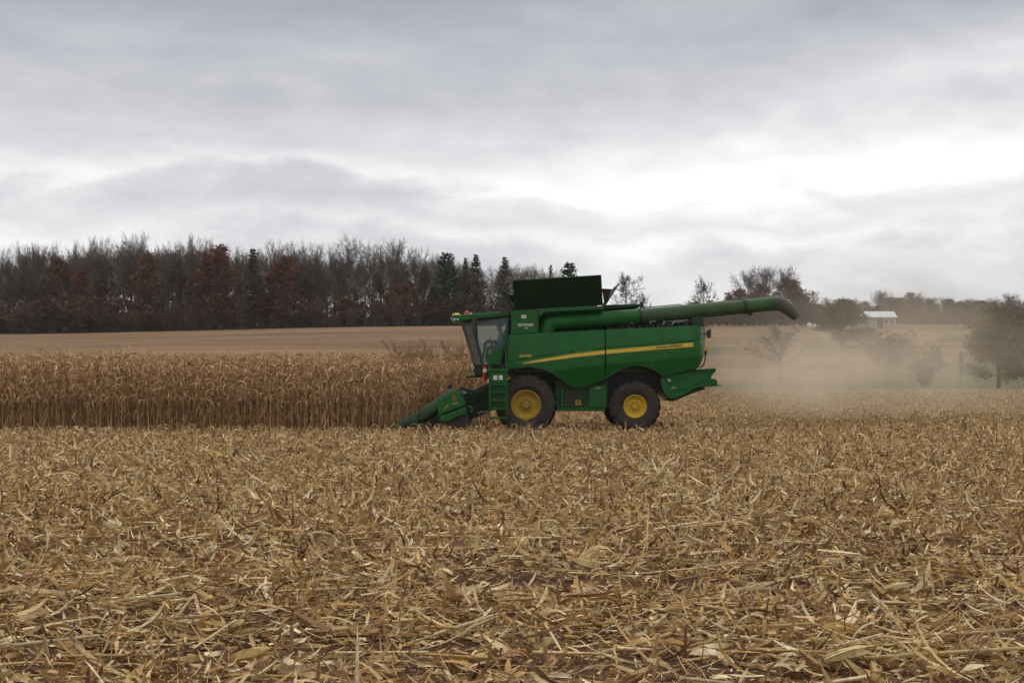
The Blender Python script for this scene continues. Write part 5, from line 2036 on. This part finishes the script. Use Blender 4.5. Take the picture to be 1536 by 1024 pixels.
def dust_mat(name, r, dens, col, nscale, seed, base):
    m, nt = new_mat(name)
    out = N(nt, 'ShaderNodeOutputMaterial')
    v = N(nt, 'ShaderNodeVolumePrincipled')
    v.inputs['Color'].default_value = rgba(col)
    v.inputs['Anisotropy'].default_value = 0.1
    tc = N(nt, 'ShaderNodeTexCoord')
    dv = N(nt, 'ShaderNodeVectorMath', operation='DIVIDE')
    dv.inputs[1].default_value = r
    nt.links.new(tc.outputs['Object'], dv.inputs[0])
    ln = N(nt, 'ShaderNodeVectorMath', operation='LENGTH')
    nt.links.new(dv.outputs[0], ln.inputs[0])
    fo = N(nt, 'ShaderNodeMapRange', interpolation_type='SMOOTHSTEP')
    fo.inputs['From Min'].default_value = 1.0
    fo.inputs['From Max'].default_value = 0.1
    nt.links.new(ln.outputs['Value'], fo.inputs['Value'])
    no = N(nt, 'ShaderNodeTexNoise')
    no.inputs['Scale'].default_value = nscale
    no.inputs['Detail'].default_value = 3
    mp = N(nt, 'ShaderNodeMapping')
    mp.inputs['Location'].default_value = (seed, seed * 2, 0)
    mp.inputs['Scale'].default_value = (0.7, 0.7, 1.2)
    nt.links.new(tc.outputs['Object'], mp.inputs[0])
    nt.links.new(mp.outputs[0], no.inputs['Vector'])
    nr = N(nt, 'ShaderNodeMapRange')
    nr.inputs['From Min'].default_value = 0.38
    nr.inputs['From Max'].default_value = 0.66
    nr.inputs['To Min'].default_value = 0.05
    nr.inputs['To Max'].default_value = 2.3
    nt.links.new(no.outputs['Fac'], nr.inputs['Value'])
    m1 = N(nt, 'ShaderNodeMath', operation='MULTIPLY')
    nt.links.new(fo.outputs[0], m1.inputs[0])
    nt.links.new(nr.outputs[0], m1.inputs[1])
    m2 = N(nt, 'ShaderNodeMath', operation='MULTIPLY')
    nt.links.new(m1.outputs[0], m2.inputs[0])
    m2.inputs[1].default_value = dens
    nt.links.new(m2.outputs[0], v.inputs['Density'])
    nt.links.new(v.outputs[0], out.inputs['Volume'])
    return m


DUSTCOL = (0.91, 0.78, 0.61)
for i, (px, py, Y, r_, dens, ns) in enumerate(((1275, 560, 58, (6.8, 6.0, 2.9), 0.115, 0.5), (1400, 530, 66, (14.0, 9.0, 5.2), 0.037, 0.26), (1165, 560, 52, (4.6, 3.0, 2.1), 0.135, 0.8))):
    x, z = P(px, py, Y)
    mb = blob('dust_cloud', (x, Y, z), r_, i)
    o = mb.build('dust_cloud', dust_mat('dust_%d' % i, r_, dens, DUSTCOL, ns, i * 3.7, z), None, smooth=True)
    o.location = (x, Y, z)
    tag(o, ('dense tan dust low behind the combine', 'thin wide dust veil drifting off to the right', 'dust just behind the straw spreader')[i], 'dust', kind='stuff')


def chaff():
    rng = np.random.default_rng(4)
    n = 9000
    t = rng.uniform(0, 1, n) ** 1.3
    x0 = P(1062, 0, 45.5)[0]
    x = x0 + t * 5.4 + rng.normal(0, 0.15, n)
    z = 1.35 - 1.15 * t ** 1.2 + rng.normal(0, 0.18 + 0.12 * t, n) - rng.exponential(0.22, n) * (0.4 + t)
    Y = 46.5 + rng.normal(0, 0.6 + 1.6 * t, n)
    k = z > 0.03
    pos = np.stack([x, Y, z], 1)[k]
    n = len(pos)
    V, Q = strips(pos, rng.uniform(0.015, 0.07, n), rng.uniform(0.006, 0.018, n), rng.uniform(0, 6.28, n), rng.normal(0, 0.8, n), rng.normal(0, 1, n), rng.normal(0, 1, n), rng.normal(0, 1, n), 1)
    o = link('flying_chaff', mesh_from('flying_chaff', V, Q, np.repeat(tones(rng, n), 4, 0)), LITTER)
    tag(o, 'chopped straw flying out behind the combine', 'chaff', kind='stuff')


chaff()


# ------------------------------------------------------------------ the air
def haze():
    m, nt = new_mat('haze_air')
    out = N(nt, 'ShaderNodeOutputMaterial')
    v = N(nt, 'ShaderNodeVolumePrincipled')
    v.inputs['Color'].default_value = (0.86, 0.88, 0.92, 1)
    v.inputs['Density'].default_value = 0.00013
    nt.links.new(v.outputs[0], out.inputs['Volume'])
    mb = MB()
    mb.box((-1300, -75, -3), (1300, 1050, 75))
    o = mb.build('haze', m)
    tag(o, 'thin pale haze over the fields', 'haze', kind='stuff')


haze()

# ------------------------------------------------------------------ sky, sun, camera
SUN_EL, SUN_AZ = R(48), R(40)      # sun behind the clouds, beyond the field to the right
w = bpy.data.worlds.new('World')
bpy.context.scene.world = w
w.use_nodes = True
nt = w.node_tree
nt.nodes.clear()
out = N(nt, 'ShaderNodeOutputWorld')
bg = N(nt, 'ShaderNodeBackground')
STR = 0.1
bg.inputs['Strength'].default_value = STR
sky = N(nt, 'ShaderNodeTexSky', sky_type='NISHITA', sun_disc=False, sun_elevation=SUN_EL, sun_rotation=SUN_AZ)
tc = N(nt, 'ShaderNodeTexCoord')
sep = N(nt, 'ShaderNodeSeparateXYZ')
nt.links.new(tc.outputs['Generated'], sep.inputs[0])


def noise(scale, sx, sz, detail=6, rough=0.55, off=(0, 0, 0)):
    mp = N(nt, 'ShaderNodeMapping')
    mp.inputs['Scale'].default_value = (sx, sx, sz)
    mp.inputs['Location'].default_value = off
    nt.links.new(tc.outputs['Generated'], mp.inputs[0])
    n = N(nt, 'ShaderNodeTexNoise')
    n.inputs['Scale'].default_value = scale
    n.inputs['Detail'].default_value = detail
    n.inputs['Roughness'].default_value = rough
    nt.links.new(mp.outputs[0], n.inputs['Vector'])
    return n.outputs['Fac']


def M_(op, a, b=None, c=None, clamp=False):
    n = N(nt, 'ShaderNodeMath', operation=op, use_clamp=clamp)
    for i, v in enumerate((a, b, c)):
        if v is None:
            continue
        if isinstance(v, (int, float)):
            n.inputs[i].default_value = v
        else:
            nt.links.new(v, n.inputs[i])
    return n.outputs[0]


X, Yd, Z = sep.outputs
nA = noise(1.0, 3.0, 9.5, 6, 0.5, (6.3, 2.4, 1.9))
nB = noise(1.0, 7.5, 18.0, 6, 0.55, (1.7, 5.2, 2.3))
nC = noise(1.0, 17.0, 48.0, 5, 0.6, (9.1, 2.2, 4.3))
# cloud deck edges wander with the noise
wob = M_('ADD', M_('MULTIPLY', M_('SUBTRACT', nA, 0.5), 0.075), M_('MULTIPLY', M_('SUBTRACT', nB, 0.5), 0.095))
zw = M_('ADD', Z, wob)
ramp = N(nt, 'ShaderNodeValToRGB')
cr = ramp.color_ramp
cr.interpolation = 'EASE'
cr.elements[0].position = 0.0
cr.elements[1].position = 1.0
stops = [(0.0, .72), (0.050, .75), (0.085, .76), (0.104, .89), (0.118, .73), (0.130, .76), (0.142, .90), (0.160, .70), (0.190, .62), (0.225, .54), (0.258, .43), (0.34, .43), (0.6, .95), (1.0, 1.05)]
for p_, v_ in stops:
    e = cr.elements.new(p_) if p_ not in (0.0, 1.0) else cr.elements[0 if p_ == 0.0 else -1]
    e.color = (v_, v_, v_, 1)
nt.links.new(zw, ramp.inputs[0])
base = ramp.outputs['Color']
# brighter break in the cloud towards the hidden sun, right of the middle
gx = M_('DIVIDE', M_('SUBTRACT', X, 0.25), 0.20)
gz = M_('DIVIDE', M_('SUBTRACT', Z, 0.146), 0.033)
g2 = M_('ADD', M_('MULTIPLY', gx, gx), M_('MULTIPLY', gz, gz))
glow = M_('MULTIPLY', M_('POWER', 2.718, M_('MULTIPLY', g2, -1.0)), 0.30)
glow = M_('MULTIPLY', glow, M_('MULTIPLY_ADD', nB, 2.6, -0.3))
gx = M_('DIVIDE', M_('SUBTRACT', X, 0.33), 0.09)
gz = M_('DIVIDE', M_('SUBTRACT', Z, 0.205), 0.022)
g3 = M_('ADD', M_('MULTIPLY', gx, gx), M_('MULTIPLY', gz, gz))
glow3 = M_('MULTIPLY', M_('POWER', 2.718, M_('MULTIPLY', g3, -1.0)), M_('MULTIPLY', nB, 0.50))
var = M_('ADD', M_('MULTIPLY_ADD', M_('SUBTRACT', nA, 0.5), 0.65, 1.0), M_('ADD', M_('MULTIPLY', M_('SUBTRACT', nB, 0.5), 0.80), M_('MULTIPLY', M_('SUBTRACT', nC, 0.5), 0.36)))
lum = M_('ADD', M_('MULTIPLY', base, var), M_('ADD', glow, glow3))
# a softer shoulder so that the breaks do not clip hard
lum = M_('MINIMUM', lum, 1.05)
tint = N(nt, 'ShaderNodeValToRGB')
tint.color_ramp.elements[0].position = 0.35
tint.color_ramp.elements[0].color = (0.955, 0.975, 1.11, 1)
tint.color_ramp.elements[1].position = 0.85
tint.color_ramp.elements[1].color = (1.0, 1.005, 1.01, 1)
nt.links.new(lum, tint.inputs[0])
vm = N(nt, 'ShaderNodeVectorMath', operation='SCALE')
nt.links.new(tint.outputs['Color'], vm.inputs[0])
nt.links.new(M_('MULTIPLY', lum, 1.0 / STR), vm.inputs['Scale'])
mx = N(nt, 'ShaderNodeMix', data_type='RGBA')
mx.inputs['Factor'].default_value = 0.97
nt.links.new(sky.outputs[0], mx.inputs['A'])
nt.links.new(vm.outputs[0], mx.inputs['B'])
nt.links.new(mx.outputs['Result'], bg.inputs['Color'])
nt.links.new(bg.outputs[0], out.inputs['Surface'])

sl = bpy.data.lights.new('sun', 'SUN')
sl.energy = 1.2
sl.angle = R(12)
sl.color = (1.0, 0.95, 0.88)
so = bpy.data.objects.new('sun', sl)
C.objects.link(so)
sdir = Vector((math.sin(SUN_AZ) * math.cos(SUN_EL), math.cos(SUN_AZ) * math.cos(SUN_EL), math.sin(SUN_EL)))
so.rotation_euler = sdir.to_track_quat('Z', 'Y').to_euler()
so.location = sdir * 80

cam = bpy.data.cameras.new('camera')
cam.lens = 50
cam.sensor_width = 36
cam.shift_y = (HY - 512.0) / 1536.0
cam.clip_end = 5000
cam.clip_start = 0.1
co = bpy.data.objects.new('camera', cam)
C.objects.link(co)
co.location = (0, 0, EYE)
co.rotation_euler = (PI / 2, 0, 0)
sc = bpy.context.scene
sc.camera = co
sc.view_settings.view_transform = 'Standard'
sc.view_settings.look = 'None'
sc.view_settings.exposure = 0.0
sc.view_settings.gamma = 1.0
sc.cycles.use_denoising = True
sc.cycles.max_bounces = 8
sc.cycles.transparent_max_bounces = 12
sc.cycles.volume_bounces = 1
sc.cycles.volume_step_rate = 2.0
sc.cycles.volume_max_steps = 128
